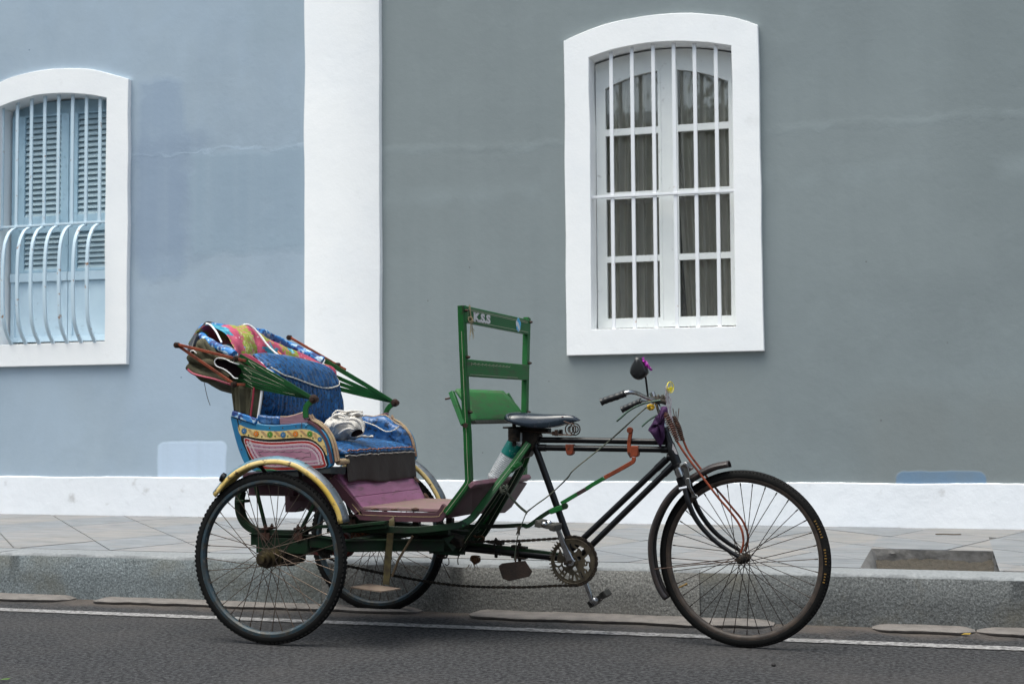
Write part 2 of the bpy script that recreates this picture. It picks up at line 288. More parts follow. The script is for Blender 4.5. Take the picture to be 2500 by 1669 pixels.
gutm = mat('gutter_mortar', (.165, .148, .136), .9, c2=(.115, .104, .096), s2=14, c3=(.12, .10, .09), s3=90, r3=(.6, .75), bump=(90, .7, .006))
soil = mat('sandy_soil', (.062, .051, .037), .95, c2=(.03, .025, .018), s2=50, c3=(.2, .18, .15), s3=200, r3=(.62, .7), bump=(90, 1, .012))
whitew = mat('white_limewash', (.85, .85, .845), .8, c2=(.80, .81, .82), s2=1.2, dirt=(.68, .68, .67), ds=4.5, dr=(.64, .9), bump=(7, .2, .014), bump2=(70, .2, .004))
plinthm = mat('white_plinth_paint', (.74, .76, .79), .8, c2=(.69, .71, .74), s2=2, dirt=(.46, .455, .45), ds=8, dr=(.62, .80), bump=(9, .3, .015), bump2=(50, .2, .004))
def wallmat(name, col, c2, patches, cracks, dirtc):
    m = mat(name, col, .85, c2=c2, s2=.7, r2=(.3, .7), bump=(38, .22, .004), bump2=(6, .22, .012)); t = m.node_tree; L = t.links; bs = t.nodes['Principled BSDF']
    c = bs.inputs['Base Color'].links[0].from_socket; tc = [n for n in t.nodes if n.type == 'TEX_COORD'][0]
    def M_(op, a, b=None, c_=None):
        n = t.nodes.new('ShaderNodeMath'); n.operation = op
        for i, x in enumerate((a, b, c_)):
            if x is None: continue
            if isinstance(x, (int, float)): n.inputs[i].default_value = x
            else: L.new(x, n.inputs[i])
        return n.outputs[0]
    nz = t.nodes.new('ShaderNodeTexNoise'); nz.inputs['Scale'].default_value = 5; nz.inputs['Detail'].default_value = 4; L.new(tc.outputs['Object'], nz.inputs[0])
    n1 = M_('MULTIPLY', M_('SUBTRACT', nz.outputs[0], .5), .16)
    n2b = t.nodes.new('ShaderNodeTexNoise'); n2b.inputs['Scale'].default_value = 2; L.new(tc.outputs['Object'], n2b.inputs[0])
    sx = t.nodes.new('ShaderNodeSeparateXYZ'); L.new(tc.outputs['Object'], sx.inputs[0]); X, Z = sx.outputs[0], sx.outputs[2]
    for s_, lo, hi, k_, am_ in ((1.1, .42, .75, .84, .8), (3.3, .5, .8, 1.12, .5), (.45, .45, .7, 1.10, .6), (1.9, .5, .72, .90, .6)):
        nq = t.nodes.new('ShaderNodeTexNoise'); nq.inputs['Scale'].default_value = s_; nq.inputs['Detail'].default_value = 7; nq.inputs['Roughness'].default_value = .65; nq.inputs['Distortion'].default_value = .6; L.new(tc.outputs['Object'], nq.inputs[0])
        rq = t.nodes.new('ShaderNodeMapRange'); rq.inputs[1].default_value = lo; rq.inputs[2].default_value = hi; rq.inputs[4].default_value = am_; L.new(nq.outputs[0], rq.inputs[0])
        xq = t.nodes.new('ShaderNodeMix'); xq.data_type = 'RGBA'; L.new(rq.outputs[0], xq.inputs[0]); L.new(c, xq.inputs[6]); xq.inputs[7].default_value = (col[0]*k_, col[1]*k_, col[2]*k_, 1); c = xq.outputs[2]
    hsum = None
    for x0, x1, z0, z1, pc, soft, am in patches:
        dx = M_('SUBTRACT', M_('ABSOLUTE', M_('SUBTRACT', X, (x0+x1)/2)), (x1-x0)/2-.05); dz = M_('SUBTRACT', M_('ABSOLUTE', M_('SUBTRACT', Z, (z0+z1)/2)), (z1-z0)/2-.05)
        mx, mz = M_('MAXIMUM', dx, 0), M_('MAXIMUM', dz, 0); d = M_('SUBTRACT', M_('SQRT', M_('ADD', M_('MULTIPLY', mx, mx), M_('MULTIPLY', mz, mz))), .05)
        d = M_('ADD', d, M_('MULTIPLY', n1, .22 if soft < .02 else 1.0)); r = t.nodes.new('ShaderNodeMapRange'); r.inputs[1].default_value = soft; r.inputs[2].default_value = -soft; r.inputs[4].default_value = am; L.new(d, r.inputs[0])
        f = M_('MULTIPLY', r.outputs[0], M_('ADD', .7, M_('MULTIPLY', n2b.outputs[0], .6)))
        x = t.nodes.new('ShaderNodeMix'); x.data_type = 'RGBA'; L.new(f, x.inputs[0]); L.new(c, x.inputs[6]); x.inputs[7].default_value = (*pc, 1); c = x.outputs[2]
        hsum = r.outputs[0] if hsum is None else M_('ADD', hsum, r.outputs[0])
    # specks and small chips
    vn = t.nodes.new('ShaderNodeTexVoronoi'); vn.inputs['Scale'].default_value = 3.2; L.new(tc.outputs['Object'], vn.inputs['Vector'])
    r = t.nodes.new('ShaderNodeMapRange'); r.inputs[1].default_value = .022; r.inputs[2].default_value = .014; L.new(vn.outputs[0], r.inputs[0])
    x = t.nodes.new('ShaderNodeMix'); x.data_type = 'RGBA'; L.new(r.outputs[0], x.inputs[0]); L.new(c, x.inputs[6]); x.inputs[7].default_value = (*dirtc, 1); c = x.outputs[2]
    # vertical streaks
    mp = t.nodes.new('ShaderNodeMapping'); mp.inputs['Scale'].default_value = (9, 9, .35); L.new(tc.outputs['Object'], mp.inputs[0])
    n3 = t.nodes.new('ShaderNodeTexNoise'); n3.inputs['Scale'].default_value = 1; n3.inputs['Detail'].default_value = 5; L.new(mp.outputs[0], n3.inputs[0])
    r = t.nodes.new('ShaderNodeMapRange'); r.inputs[1].default_value = .45; r.inputs[2].default_value = .8; r.inputs[4].default_value = .35; L.new(n3.outputs[0], r.inputs[0])
    x = t.nodes.new('ShaderNodeMix'); x.data_type = 'RGBA'; L.new(r.outputs[0], x.inputs[0]); L.new(c, x.inputs[6]); x.inputs[7].default_value = (*c2, 1); c = x.outputs[2]
    cb = c
    # trowel lines: near horizontal thin ridges
    bn0 = bs.inputs['Normal'].links[0].from_socket; h = None
    for z, am, wd_ in cracks:
        nx = t.nodes.new('ShaderNodeTexNoise'); nx.inputs['Scale'].default_value = 1.9+z*.3; nx.inputs['Detail'].default_value = 8; nx.inputs['Roughness'].default_value = .7; L.new(tc.outputs['Object'], nx.inputs[0])
        dd = M_('ABSOLUTE', M_('ADD', M_('SUBTRACT', Z, z), M_('MULTIPLY', M_('SUBTRACT', nx.outputs[0], .5), .22)))
        r = t.nodes.new('ShaderNodeMapRange'); r.interpolation_type = 'SMOOTHSTEP'; r.inputs[1].default_value = wd_; r.inputs[2].default_value = 0; r.inputs[4].default_value = am; L.new(dd, r.inputs[0])
        h = r.outputs[0] if h is None else M_('ADD', h, r.outputs[0])
        ng = t.nodes.new('ShaderNodeTexNoise'); ng.inputs['Scale'].default_value = .9+z; ng.inputs['Detail'].default_value = 4; L.new(tc.outputs['Object'], ng.inputs[0])
        rg = t.nodes.new('ShaderNodeMapRange'); rg.inputs[1].default_value = .42; rg.inputs[2].default_value = .62; rg.inputs[4].default_value = .75; L.new(ng.outputs[0], rg.inputs[0])
        r2_ = t.nodes.new('ShaderNodeMapRange'); r2_.interpolation_type = 'SMOOTHSTEP'; r2_.inputs[1].default_value = wd_*1.3; r2_.inputs[2].default_value = 0; L.new(dd, r2_.inputs[0])
        xb = t.nodes.new('ShaderNodeMix'); xb.data_type = 'RGBA'; L.new(M_('MULTIPLY', r2_.outputs[0], rg.outputs[0]), xb.inputs[0]); L.new(cb, xb.inputs[6]); xb.inputs[7].default_value = (*[min(.9, v*1.12) for v in col], 1); cb = xb.outputs[2]
    L.new(cb, bs.inputs['Base Color'])
    if hsum is not None: h = M_('ADD', h, hsum) if h is not None else hsum
    if h is not None:
        bn = t.nodes.new('ShaderNodeBump'); bn.inputs['Strength'].default_value = .4; bn.inputs['Distance'].default_value = .005; L.new(h, bn.inputs['Height']); L.new(bn0, bn.inputs['Normal']); L.new(bn.outputs[0], bs.inputs['Normal'])
    return m
bluew = wallmat('blue_plaster', (.318, .398, .478), (.335, .405, .465), [(-5.66, -5.28, 1.95, 3.43, (.262, .336, .428), .03, .85), (-5.72, -5.12, 2.13, 2.98, (.225, .29, .378), .10, .7), (-5.22, -4.2, 2.12, 2.85, (.268, .348, .42), .03, .85), (-5.0, -4.4, 2.3, 2.7, (.245, .318, .39), .12, .5), (-5.7, -5.2, 1.0, 1.9, (.35, .43, .515), .10, .6), (-4.75, -4.2, 3.6, 4.4, (.285, .355, .41), .10, .7), (-5.72, -4.25, .9, 1.5, (.32, .41, .51), .2, .5), (-5.48, -4.93, .46, .765, (.46, .56, .68), .008, 1.0)], [(2.86, .3, .015)], (.14, .19, .26))
greyw = wallmat('grey_plaster', (.206, .240, .247), (.18, .21, .218), [(-3.72, -2.45, .5, 4.6, (.230, .262, .264), .25, .6), (-1.0, .2, 1.9, 2.9, (.232, .266, .270), .25, .6), (.1, .75, 2.2, 4.6, (.165, .195, .20), .2, .7), (-.35, .05, 3.0, 4.6, (.222, .258, .264), .12, .5), (-.32, .215, .46, .582, (.11, .22, .36), .006, 1.0), (-.45, .6, .5, 1.0, (.17, .185, .18), .16, .6), (-2.5, -1.2, .5, 1.3, (.22, .245, .24), .2, .5)], [(2.76, .45, .05), (2.44, .2, .09)], (.12, .13, .135))
shutm = mat('pale_blue_shutter_paint', (.40, .56, .66), .5, c2=(.34, .50, .60), s2=5, dirt=(.16, .28, .36), ds=20, dr=(.6, .8)); panelm = mat('very_pale_blue_panel', (.54, .68, .77), .5, c2=(.48, .62, .72), s2=5, dirt=(.28, .38, .44), ds=20, dr=(.62, .8)); slatm = mat('grey_blue_slat_paint', (.36, .47, .52), .6, c2=(.30, .41, .46), s2=8)
barw = mat('white_iron_bar', (.74, .75, .77), .5, dirt=(.35, .18, .08), ds=14, dr=(.70, .76)); barb = mat('pale_blue_iron_bar', (.50, .62, .70), .5, dirt=(.28, .14, .07), ds=18, dr=(.63, .70))
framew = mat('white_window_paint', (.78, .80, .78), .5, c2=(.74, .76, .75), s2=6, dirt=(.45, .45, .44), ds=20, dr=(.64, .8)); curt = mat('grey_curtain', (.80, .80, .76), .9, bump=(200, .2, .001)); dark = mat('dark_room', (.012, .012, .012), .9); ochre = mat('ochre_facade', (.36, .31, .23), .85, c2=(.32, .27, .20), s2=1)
gl = bpy.data.materials.new('window_glass'); gl.use_nodes = True; t_ = gl.node_tree; t_.nodes.remove(t_.nodes['Principled BSDF']); o_ = t_.nodes['Material Output']
tr = t_.nodes.new('ShaderNodeBsdfTransparent'); tr.inputs[0].default_value = (.98, .97, .94, 1); gs = t_.nodes.new('ShaderNodeBsdfGlossy'); gs.inputs['Roughness'].default_value = .02; fz = t_.nodes.new('ShaderNodeFresnel'); fz.inputs[0].default_value = 1.6
mx_ = t_.nodes.new('ShaderNodeMixShader'); ad = t_.nodes.new('ShaderNodeMath'); ad.operation = 'MULTIPLY_ADD'; ad.inputs[1].default_value = 1.1; ad.inputs[2].default_value = .02; t_.links.new(fz.outputs[0], ad.inputs[0]); t_.links.new(ad.outputs[0], mx_.inputs[0]); t_.links.new(tr.outputs[0], mx_.inputs[1]); t_.links.new(gs.outputs[0], mx_.inputs[2]); t_.links.new(mx_.outputs[0], o_.inputs[0])

# ================================================================== SETTING
def jit(p, a, s=3.0): return NZ.noise(V(p)*s)*a
# road: one sheet to the horizon
m = M(); m.bx(-60, 60, -60, 6.40, -.3, 0); road = struct(m.build('road', asph, None, 0))
m = M(); m.bx(-60, 60, 6.40, 60, -.3, .0); struct(m.build('ground', asph, None, 0))
# painted line with ragged edges
m = M(); n = 260; rows = []
for e in (0, 1):
    rows.append([V((-9+15*i/n, 6.052+.001*(i % 2)-(e*.092)+NZ.noise(V((i*.9, e*7, 0)))*.010, .004)) for i in range(n+1)])
m.grid(rows); struct(m.build('road_marking', linep, None, 0))
# kerb
kerb = M(); kerb.bx(-14, 9, YK+.010, 6.69, 0, ZP-.006); kerb = struct(kerb.build('kerb', mortar, None, 0))
xs = [-14, -12.2, -10.4, -8.55, -6.72, -4.84, -2.969, -1.097, .80, 2.7, 4.6, 6.5, 9]
for i in range(len(xs)-1):
    x0, x1 = xs[i]+.0015, xs[i+1]-.0015; nx = max(8, int((x1-x0)/.03)); R = []
    near = -6.8 < xs[i] < 1
    if not near: nx = 6
    for k in range(nx+1):
        x = x0+(x1-x0)*k/nx; j = lambda a, b: NZ.noise(V((x*6, a*3.1, i)))*b+NZ.noise(V((x*22, a*5.1, i)))*b*.5
        zt = ZP+j(5, .003)
        R.append([V((x, YK+.004+j(1, .006), -.02)), V((x, YK+j(2, .007), .1)), V((x, YK+j(3, .006), zt-.014)), V((x, YK+.012+j(4, .006), zt)), V((x, 6.695, ZP)), V((x, 6.695, -.02))])
    m = M(); m.rings(R); nf = len(m.f)
    m.m = [1 if (m.v[f[0]][2] > ZP-.02 and m.v[f[1]][2] > ZP-.02 and m.v[f[2]][2] > ZP-.02 and len(f) == 4) else 0 for f in m.f]
    m.build('kerb_stone', [granites[1 if xs[i] == -2.969 else 2 if xs[i] > -2 else 0], granitetop], kerb, 50)
# pavement bed and slabs (slanting grid)
HX0, HX1, HY0, HY1 = -.345, .20, 6.698, 7.66
m = M(); m.bx(-14, HX0-.06, 6.696, Yw+.05, 0, ZP-.004); m.bx(HX1, 9, 6.696, Yw+.05, 0, ZP-.004); m.bx(HX0-.06, HX1, HY1, Yw+.05, 0, ZP-.004); pav = struct(m.build('pavement', mortar, None, 0))
d1 = V((-.648, .762)); n1 = V((.762, .648)); d2 = V((.322, .947)); n2 = V((-.947, .322))
def clip(poly, a, b, c):     # keep a*x+b*y<=c
    out = []
    for i in range(len(poly)):
        p, q = poly[i], poly[(i+1) % len(poly)]; fp, fq = a*p[0]+b*p[1]-c, a*q[0]+b*q[1]-c
        if fp <= 0: out.append(p)
        if fp*fq < 0: t = fp/(fp-fq); out.append((p[0]+(q[0]-p[0])*t, p[1]+(q[1]-p[1])*t))
    return out
def solve(a, b):     # n1.p=a, n2.p=b
    det = n1.x*n2.y-n1.y*n2.x; return ((a*n2.y-n1.y*b)/det, (n1.x*b-a*n2.x)/det)
cnt = 0
for i in range(-22, 26):
    for j in range(-24, 34):
        a0, a1 = .592+i*.4605+.004, .592+(i+1)*.4605-.004; b0, b1 = 6.768+j*.535+.003, 6.768+(j+1)*.535-.003
        poly = [solve(a0, b0), solve(a1, b0), solve(a1, b1), solve(a0, b1)]
        poly = clip(poly, 0, -1, -6.699); poly = clip(poly, 0, 1, Yw+.02) if poly else poly
        poly = clip(poly, -1, 0, 7.6) if poly else poly; poly = clip(poly, 1, 0, 1.6) if poly else poly
        if len(poly) < 3: continue
        parts = [poly]
        # slabs round the open hole
        cx = sum(p[0] for p in poly)/len(poly); cy = sum(p[1] for p in poly)/len(poly)
        if any(HX0-.5 < p[0] < HX1+.5 and p[1] < HY1+.5 for p in poly):
            L_ = clip(poly, 1, 0, HX0-.055); R_ = clip(poly, -1, 0, -HX1); M_ = clip(clip(clip(poly, -1, 0, -(HX0-.055)) or poly, 1, 0, HX1) or [], 0, -1, -HY1) if len(clip(poly, -1, 0, -(HX0-.055))) > 2 else []
            parts = [q for q in (L_, R_, M_) if len(q) > 2]
        for q in parts:
            ar = abs(sum(q[k][0]*q[(k+1) % len(q)][1]-q[(k+1) % len(q)][0]*q[k][1] for k in range(len(q))))/2
            if ar < .004: continue
            cnt += 1; z = ZP+.003+random.uniform(-.0015, .0015); n = len(q)
            mm = M(); mm.add([(p[0], p[1], ZP-.012) for p in q]+[(p[0], p[1], z) for p in q], [tuple(range(n, 2*n))]+[(k, (k+1) % n, (k+1) % n+n, k+n) for k in range(n)])
            mm.build('paving_slab', slabs[(i*7+j*3+cnt) % 3], pav, 0)
# open pocket in the pavement: broken sides and soil
m = M(); nx, ny = 26, 22; rows = []
for j in range(ny+1):
    y = HY0+(HY1+.02-HY0)*j/ny; row = []
    for i in range(nx+1):
        x = HX0-.05+(HX1+.02-HX0+.05)*i/nx; e = max(0, 1-abs(x-HX1)/.07)*.05
        row.append(V((x, y, .135+.042*(j/ny)+e*.5+NZ.noise(V((x*7, y*5, 0)))*.022+abs(NZ.noise(V((x*13, y*11, 6))))*.016+NZ.noise(V((x*25, y*25, 2)))*.007)))
    rows.append(row)
m.grid(rows); struct(m.build('soil_bed', soil, None, 60))
m = M(); R = []
for k in range(17):
    y = HY0+(HY1-HY0)*k/16; w_ = .055*(1-k/16*.45)+NZ.noise(V((y*8, 0, 5)))*.012
    R.append([V((HX0-.056, y, ZP+.003)), V((HX0-.056+w_*.55, y, ZP-.02+NZ.noise(V((y*9, 3, 1)))*.012)), V((HX0-.056+w_, y, ZP-.06)), V((HX0-.04+w_, y, .09)), V((HX0-.056, y, .09))])
m.rings(R); m.build('broken_edge', mortar, pav, 40)
m = M(); rows = []
for k in range(25):
    x = HX0-.05+(HX1-HX0+.05)*k/24; rows.append([V((x, HY1-.002-abs(NZ.noise(V((x*9, zz*30, 4))))*.02, zz)) for zz in (ZP+.001, ZP-.02, ZP-.04, ZP-.06, ZP-.09)])
m.grid(rows); m.build('broken_edge', mortar, pav, 40)
m = M(); rows = []
for k in range(17):
    y = HY0+(HY1-HY0)*k/16; rows.append([V((HX1-.002-abs(NZ.noise(V((y*9, zz*30, 8))))*.02, y, zz)) for zz in (ZP+.002, ZP-.03, ZP-.06, ZP-.1)])
m.grid(rows); m.build('broken_edge', mortar, pav, 40)
# mortar strips at the foot of the kerb
def gutter(x0, x1, y0, ht, skewl, skewr, sd_):
    R = []; n = max(10, int((x1-x0)/.035))
    for k in range(n+1):
        t = k/n; x = x0+(x1-x0)*t; e = min(1, t*(x1-x0)/.07, (1-t)*(x1-x0)/.07)**.5
        yo = y0+NZ.noise(V((x*4, sd_, 0)))*.04+NZ.noise(V((x*19, sd_, 3)))*.022
        yo = YK-(YK-yo)*(.35+.65*e); h = ht*(.3+.7*e)*(1+NZ.noise(V((x*5, sd_, 9)))*.25)
        R.append([V((x, YK+.012, -.01)), V((x, YK+.012, h*1.15)), V((x, (YK+yo)/2, h*1.05+NZ.noise(V((x*20, 1, sd_)))*.002)), V((x, yo+.008, h)), V((x, yo, h*.78)), V((x, yo+.002, h*.45)), V((x, yo+.022, -.01))])
    m = M(); m.rings(R); return struct(m.build('gutter_mortar', gutm, None, 40))
gutter(-8, -4.36, 6.30, .017, 0, 1, 1); gutter(-4.22, -2.44, 6.33, .017, 0, 1, 2); gutter(-2.18, -.76, 6.27, .017, 0, 1, 3); gutter(-.34, .088, 6.31, .017, 0, 1, 4); gutter(.094, 3, 6.31, .017, 0, 1, 5)

# ------------------------------------------------------------------ houses
def arch(x0, x1, zs, zc, n=18):
    c = (x1-x0)/2; h = zc-zs; Rr = (c*c+h*h)/(2*h); return [(x0+(x1-x0)*k/n, zc-Rr+math.sqrt(max(0, Rr*Rr-(x0+(x1-x0)*k/n-(x0+x1)/2)**2))) for k in range(n+1)]
def surround(x0, x1, xi0, xi1, seed):
    out = [(x0, 1.332)]+[(x1, 1.332)]+[(x1, 1.332+(3.43-1.332)*k/8) for k in range(1, 8)]+arch(x0, x1, 3.43, 3.558)[::-1]+[(x0, 1.332+(3.43-1.332)*k/8) for k in range(7, 0, -1)]
    inn = [(xi0, 1.50)]+[(xi1, 1.50)]+[(xi1, 1.50+(3.305-1.50)*k/8) for k in range(1, 8)]+arch(xi0, xi1, 3.305, 3.372)[::-1]+[(xi0, 1.50+(3.305-1.50)*k/8) for k in range(7, 0, -1)]
    n = len(out); j = lambda p, a: NZ.noise(V((p[0]*5, p[1]*5, seed)))*a
    J = lambda p: (p[0]+j((p[0], p[1]+3), .008), p[1]+j((p[0]+9, p[1]), .008))
    out = [J(p) for p in out]; inn = [J(p) for p in inn]; fo = offset(out, .003); 
    L1 = [V((p[0], Yw+.005, p[1])) for p in out]; L2 = [V((p[0], Yf+.004, p[1])) for p in out]; L3 = [V((p[0], Yf+j(p, .003), p[1])) for p in fo]
    fi = offset(inn, -.003); L4 = [V((p[0], Yf+j(p, .003), p[1])) for p in fi]; L5 = [V((p[0], Yf+.006, p[1])) for p in inn]; L6 = [V((p[0], Yw+.26, p[1])) for p in inn]
    m = M(); m.rings([L1, L2, L3, L4, L5, L6], True, False); return m
blue = empty('blue_house', (-6.6, Yw+.2, ZP)); tag(blue, 'pale blue plastered house front with a shuttered arched window, left of the white pilaster', 'house')
grey = empty('grey_house', (-.5, Yw+.2, ZP)); tag(grey, 'grey plastered house front with a white barred casement window, right of the white pilaster', 'house')
def par(o, h):
    o.parent = h; o.matrix_parent_inverse = Matrix.Translation(-V(h.location)); return o
def hb(m, name, mt, h, **k): return par(m.build(name, mt, None, **k), h)
hz0, hz1 = 1.42, 3.40
def wall(x0, x1, hx0, hx1):
    m = M(); zt = 7.2; yb = Yw+.35
    m.bx(x0, hx0, Yw, yb, ZP-.05, zt); m.bx(hx1, x1, Yw, yb, ZP-.05, zt); m.bx(hx0, hx1, Yw, yb, ZP-.05, hz0); m.bx(hx0, hx1, Yw, yb, hz1, zt); return m
hb(wall(-13, -4.02, -6.92, -5.80), 'wall', bluew, blue, smooth=0); hb(wall(-4.019, 8, -2.32, -1.20), 'wall', greyw, grey, smooth=0)
# pilaster, hand-finished edges
m = M(); R = []
for k in range(61):
    z = .506+(7.2-.506)*k/60; a = NZ.noise(V((1, z*2.2, 0)))*.008; b = NZ.noise(V((4, z*2.2, 0)))*.006
    R.append([V((-4.306+a, Yw+.004, z)), V((-4.302+a, Yf+.004, z)), V((-4.296+a, Yf, z)), V((-3.742+b, Yf, z)), V((-3.734+b, Yf+.004, z)), V((-3.728+b, Yw+.004, z))])
m.rings(R); hb(m, 'pilaster', whitew, grey, smooth=40)
def plinth(x0, x1, h):
    m = M(); R = []; n = int((x1-x0)/.04)
    for k in range(n+1):
        x = x0+(x1-x0)*k/n; zt = .506+NZ.noise(V((x*2, 0, 0)))*.006+NZ.noise(V((x*14, 0, 3)))*.003+(.008 if x < -4.3 else 0)
        y = Yw-.016+NZ.noise(V((x*4, 2, 0)))*.005
        R.append([V((x, Yw+.01, ZP-.02)), V((x, y-.008, ZP-.02)), V((x, y-.004, (ZP+zt)/2)), V((x, y, zt-.006)), V((x, y+.008, zt)), V((x, Yw+.01, zt))])
    m.rings(R); hb(m, 'plinth', plinthm, h, smooth=50)
plinth(-13, -4.02, blue); plinth(-4.018, 8, grey)
# right window
hb(surround(-2.404, -1.1125, -2.232, -1.288, 1), 'window_surround', whitew, grey, smooth=22)
hb(surround(-7.012, -5.720, -6.840, -5.905, 5), 'window_surround', whitew, blue, smooth=22)
Yc = Yw+.115          # casement plane
def pane_poly(x0, x1, z0, z1, top=None):
    if top is None: return [(x0, z0), (x1, z0), (x1, z1), (x0, z1)]
    return [(x0, z0), (x1, z0)]+[(x, top(x)) for x in [x1+(x0-x1)*k/6 for k in range(7)]]
W2 = lambda x, y, Y=Yc: WP(RW(x, y), Y)
xl0, xl1 = W2(215, 700).x, W2(446, 700).x; xr0, xr1 = W2(533, 700).x, -1.335
def zz(y, xx): return WP(RW(xx, y), Yc).z
zrow = [zz(1362, 340), zz(1115, 340), zz(1088, 340), zz(836, 335), zz(806, 335), zz(556, 330), zz(527, 330)]
topz = lambda x: 3.222-.11*((x+1.76)/.43)**2
wf = M(); outline = [(-2.226, 1.525), (-1.294, 1.525)]+[(p[0], p[1]-.006) for p in arch(-2.226, -1.294, 3.30, 3.366)[::-1]]
holes = []
for a, b in ((xl0, xl1), (xr0, xr1)):
    holes += [pane_poly(a, b, zrow[0], zrow[1]), pane_poly(a, b, zrow[2], zrow[3]), pane_poly(a, b, zrow[4], zrow[5]), pane_poly(a, b, zrow[6], 0, topz)]
vs, fs = flat([outline]+holes, .022); wf.add([(p.x, Yc+.022+p.z, p.y) for p in vs], fs)
wf.bx(-1.789, -1.783, Yc-.004, Yc+.001, 1.56, 3.33)      # meeting stile bead
wf.bx(-2.222, -1.298, Yc-.014, Yc-.001, 1.512, 1.555)
win = hb(wf, 'window', framew, grey, smooth=0)
for hp in holes:
    g = M(); g.prism(offset(hp, -.006), Yc+.024, Yc+.028); g.build('pane', gl, win, smooth=0)
# curtain behind
for x0, x1, zb in ((-2.25, -1.80, 1.45), (-1.70, -1.25, 1.45)):
    m = M(); rows = []
    for k in range(12):
        z = zb+(3.4-zb)*k/11; row = []
        for i in range(91):
            t = i/90; x = x0+(x1-x0)*t
            if x0 > -1.75: x = x0+.07*max(0, 1-abs(z-1.45)/1.3)*(1-t)+(x1-x0)*t
            row.append(V((x, Yc+.075+.026*sin(t*46+NZ.noise(V((t*5, z*.6, x0)))*2.5)+.01*sin(t*21+z), z)))
        rows.append(row)
    m.grid(rows); o = m.build('curtain', curt, None, 70); tag(o, 'grey curtain hanging in folds behind the %s casement of the barred window' % ('left' if x0 < -2 else 'right'), 'curtain')
for (h, x0, x1) in ((grey, -2.5, -1.0), (blue, -7.1, -5.6)):
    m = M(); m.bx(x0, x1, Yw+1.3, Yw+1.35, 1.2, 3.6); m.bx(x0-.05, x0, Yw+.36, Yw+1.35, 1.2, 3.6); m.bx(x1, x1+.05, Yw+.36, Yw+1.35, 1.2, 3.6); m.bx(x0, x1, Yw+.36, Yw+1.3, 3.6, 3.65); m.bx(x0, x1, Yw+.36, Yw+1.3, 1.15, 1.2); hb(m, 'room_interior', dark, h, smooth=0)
# bars
Yb = Yf+.045
g = M(); a, b = WP(RW(150, 828), Yb), WP(RW(776, 799), Yb); g.bar([V((-2.245, Yb, 2.378)), V((-1.28, Yb, 2.372))], .017, .034); grille = hb(g, 'window_grille', barw, grey, bev=.002)
az = lambda x, x0, x1: (lambda c, h, Rr: 3.372-Rr+math.sqrt(max(0, Rr*Rr-(x-(x0+x1)/2)**2)))((x1-x0)/2, .067, (((x1-x0)/2)**2+.067**2)/(2*.067))
for px in (244, 336, 430, 521, 613, 707):
    x = WP(RW(px, 800), Yb).x; q = M(); q.bar([V((x, Yb, 1.495)), V((x, Yb, az(x, -2.232, -1.288)+.01))], .024, .016, (0, 1, 0)); q.build('bar', barw, grille, bev=.002)
# ---- left window: shutters
Ys = Yw+.10
Lz = lambda y, x=200: WP(LW(x, y), Ys).z
Lx = lambda x, y=600: WP(LW(x, y), Ys).x
m = M(); m.bx(-6.835, Lx(62), Ys+.03, Ys+.09, 1.5, 3.33); m.bx(-6.80, -5.93, Ys+.055, Ys+.09, 3.20, 3.36); m.bx(-5.95, -5.90, Ys+.03, Ys+.09, 1.5, 3.32)
sh = hb(m, 'shutter_frame', shutm, blue, smooth=0, bev=.002)
for a, s0, s1, b in ((58, 121, 298, 336), (339, 380, 556, 600)):
    X0, S0, S1, X1 = Lx(a), Lx(s0), Lx(s1), min(Lx(b), -5.935) if a < 200 else -5.915
    if a > 200: S1 = -5.955
    z0 = Lz(1055); zA = Lz(1040); zB = Lz(862); zC = Lz(780); zD = Lz(290); zT = 3.25
    m = M(); m.bx(X0, S0, Ys, Ys+.04, z0, zT); m.bx(S1, X1, Ys, Ys+.04, z0, zT); m.bx(S0, S1, Ys, Ys+.04, z0, zA); m.bx(S0, S1, Ys, Ys+.04, zB, zC); m.bx(S0, S1, Ys, Ys+.04, zD, zT)
    leaf = hb(m, 'shutter', shutm, blue, smooth=0, bev=.003)
    proto = None
    for zz0, zz1, ns in ((zA, zB, 7), (zC, zD, 18)):
        for k in range(ns):
            z = zz0+(zz1-zz0)*(k+.5)/ns
            if proto is None:
                q = M(); q.box((0, 0, 0), (S1-S0, .008, (zD-zC)/18*1.15), Matrix.Rotation(rad(-28), 3, 'X')); proto = q.build('slat', slatm, leaf, smooth=0); o = proto
            else: o = proto.copy(); C.objects.link(o)
            o.parent = leaf; o.location = ((S0+S1)/2, Ys+.02, z)
    # lower panels
    m = M(); zb = 1.52; m.bx(X0, X1, Ys-.012, Ys+.03, Lz(1100), Lz(1057)); m.bx(X0, X0+.035, Ys, Ys+.03, zb, Lz(1101)); m.bx(X1-.035, X1, Ys, Ys+.03, zb, Lz(1101)); m.bx(X0+.035, X1-.035, Ys+.012, Ys+.03, zb, Lz(1101)); m.bx(X0+.035, X1-.035, Ys, Ys+.0118, zb, zb+.04); hb(m, 'shutter_panel', panelm, blue, smooth=0, bev=.003)
m = M(); m.bx(-6.86, -5.89, Ys+.12, Ys+.13, 1.45, 3.4); hb(m, 'shutter_backing', mat('dark_blue_gap', (.05, .09, .11), .8), blue, smooth=0)
Yb2 = Yf+.05
g = M(); g.bar([V((-6.86, Yb2, 2.388)), V((-5.90, Yb2, 2.392))], .016, .04); gr2 = hb(g, 'window_grille', barb, blue, bev=.002)
lowx = []
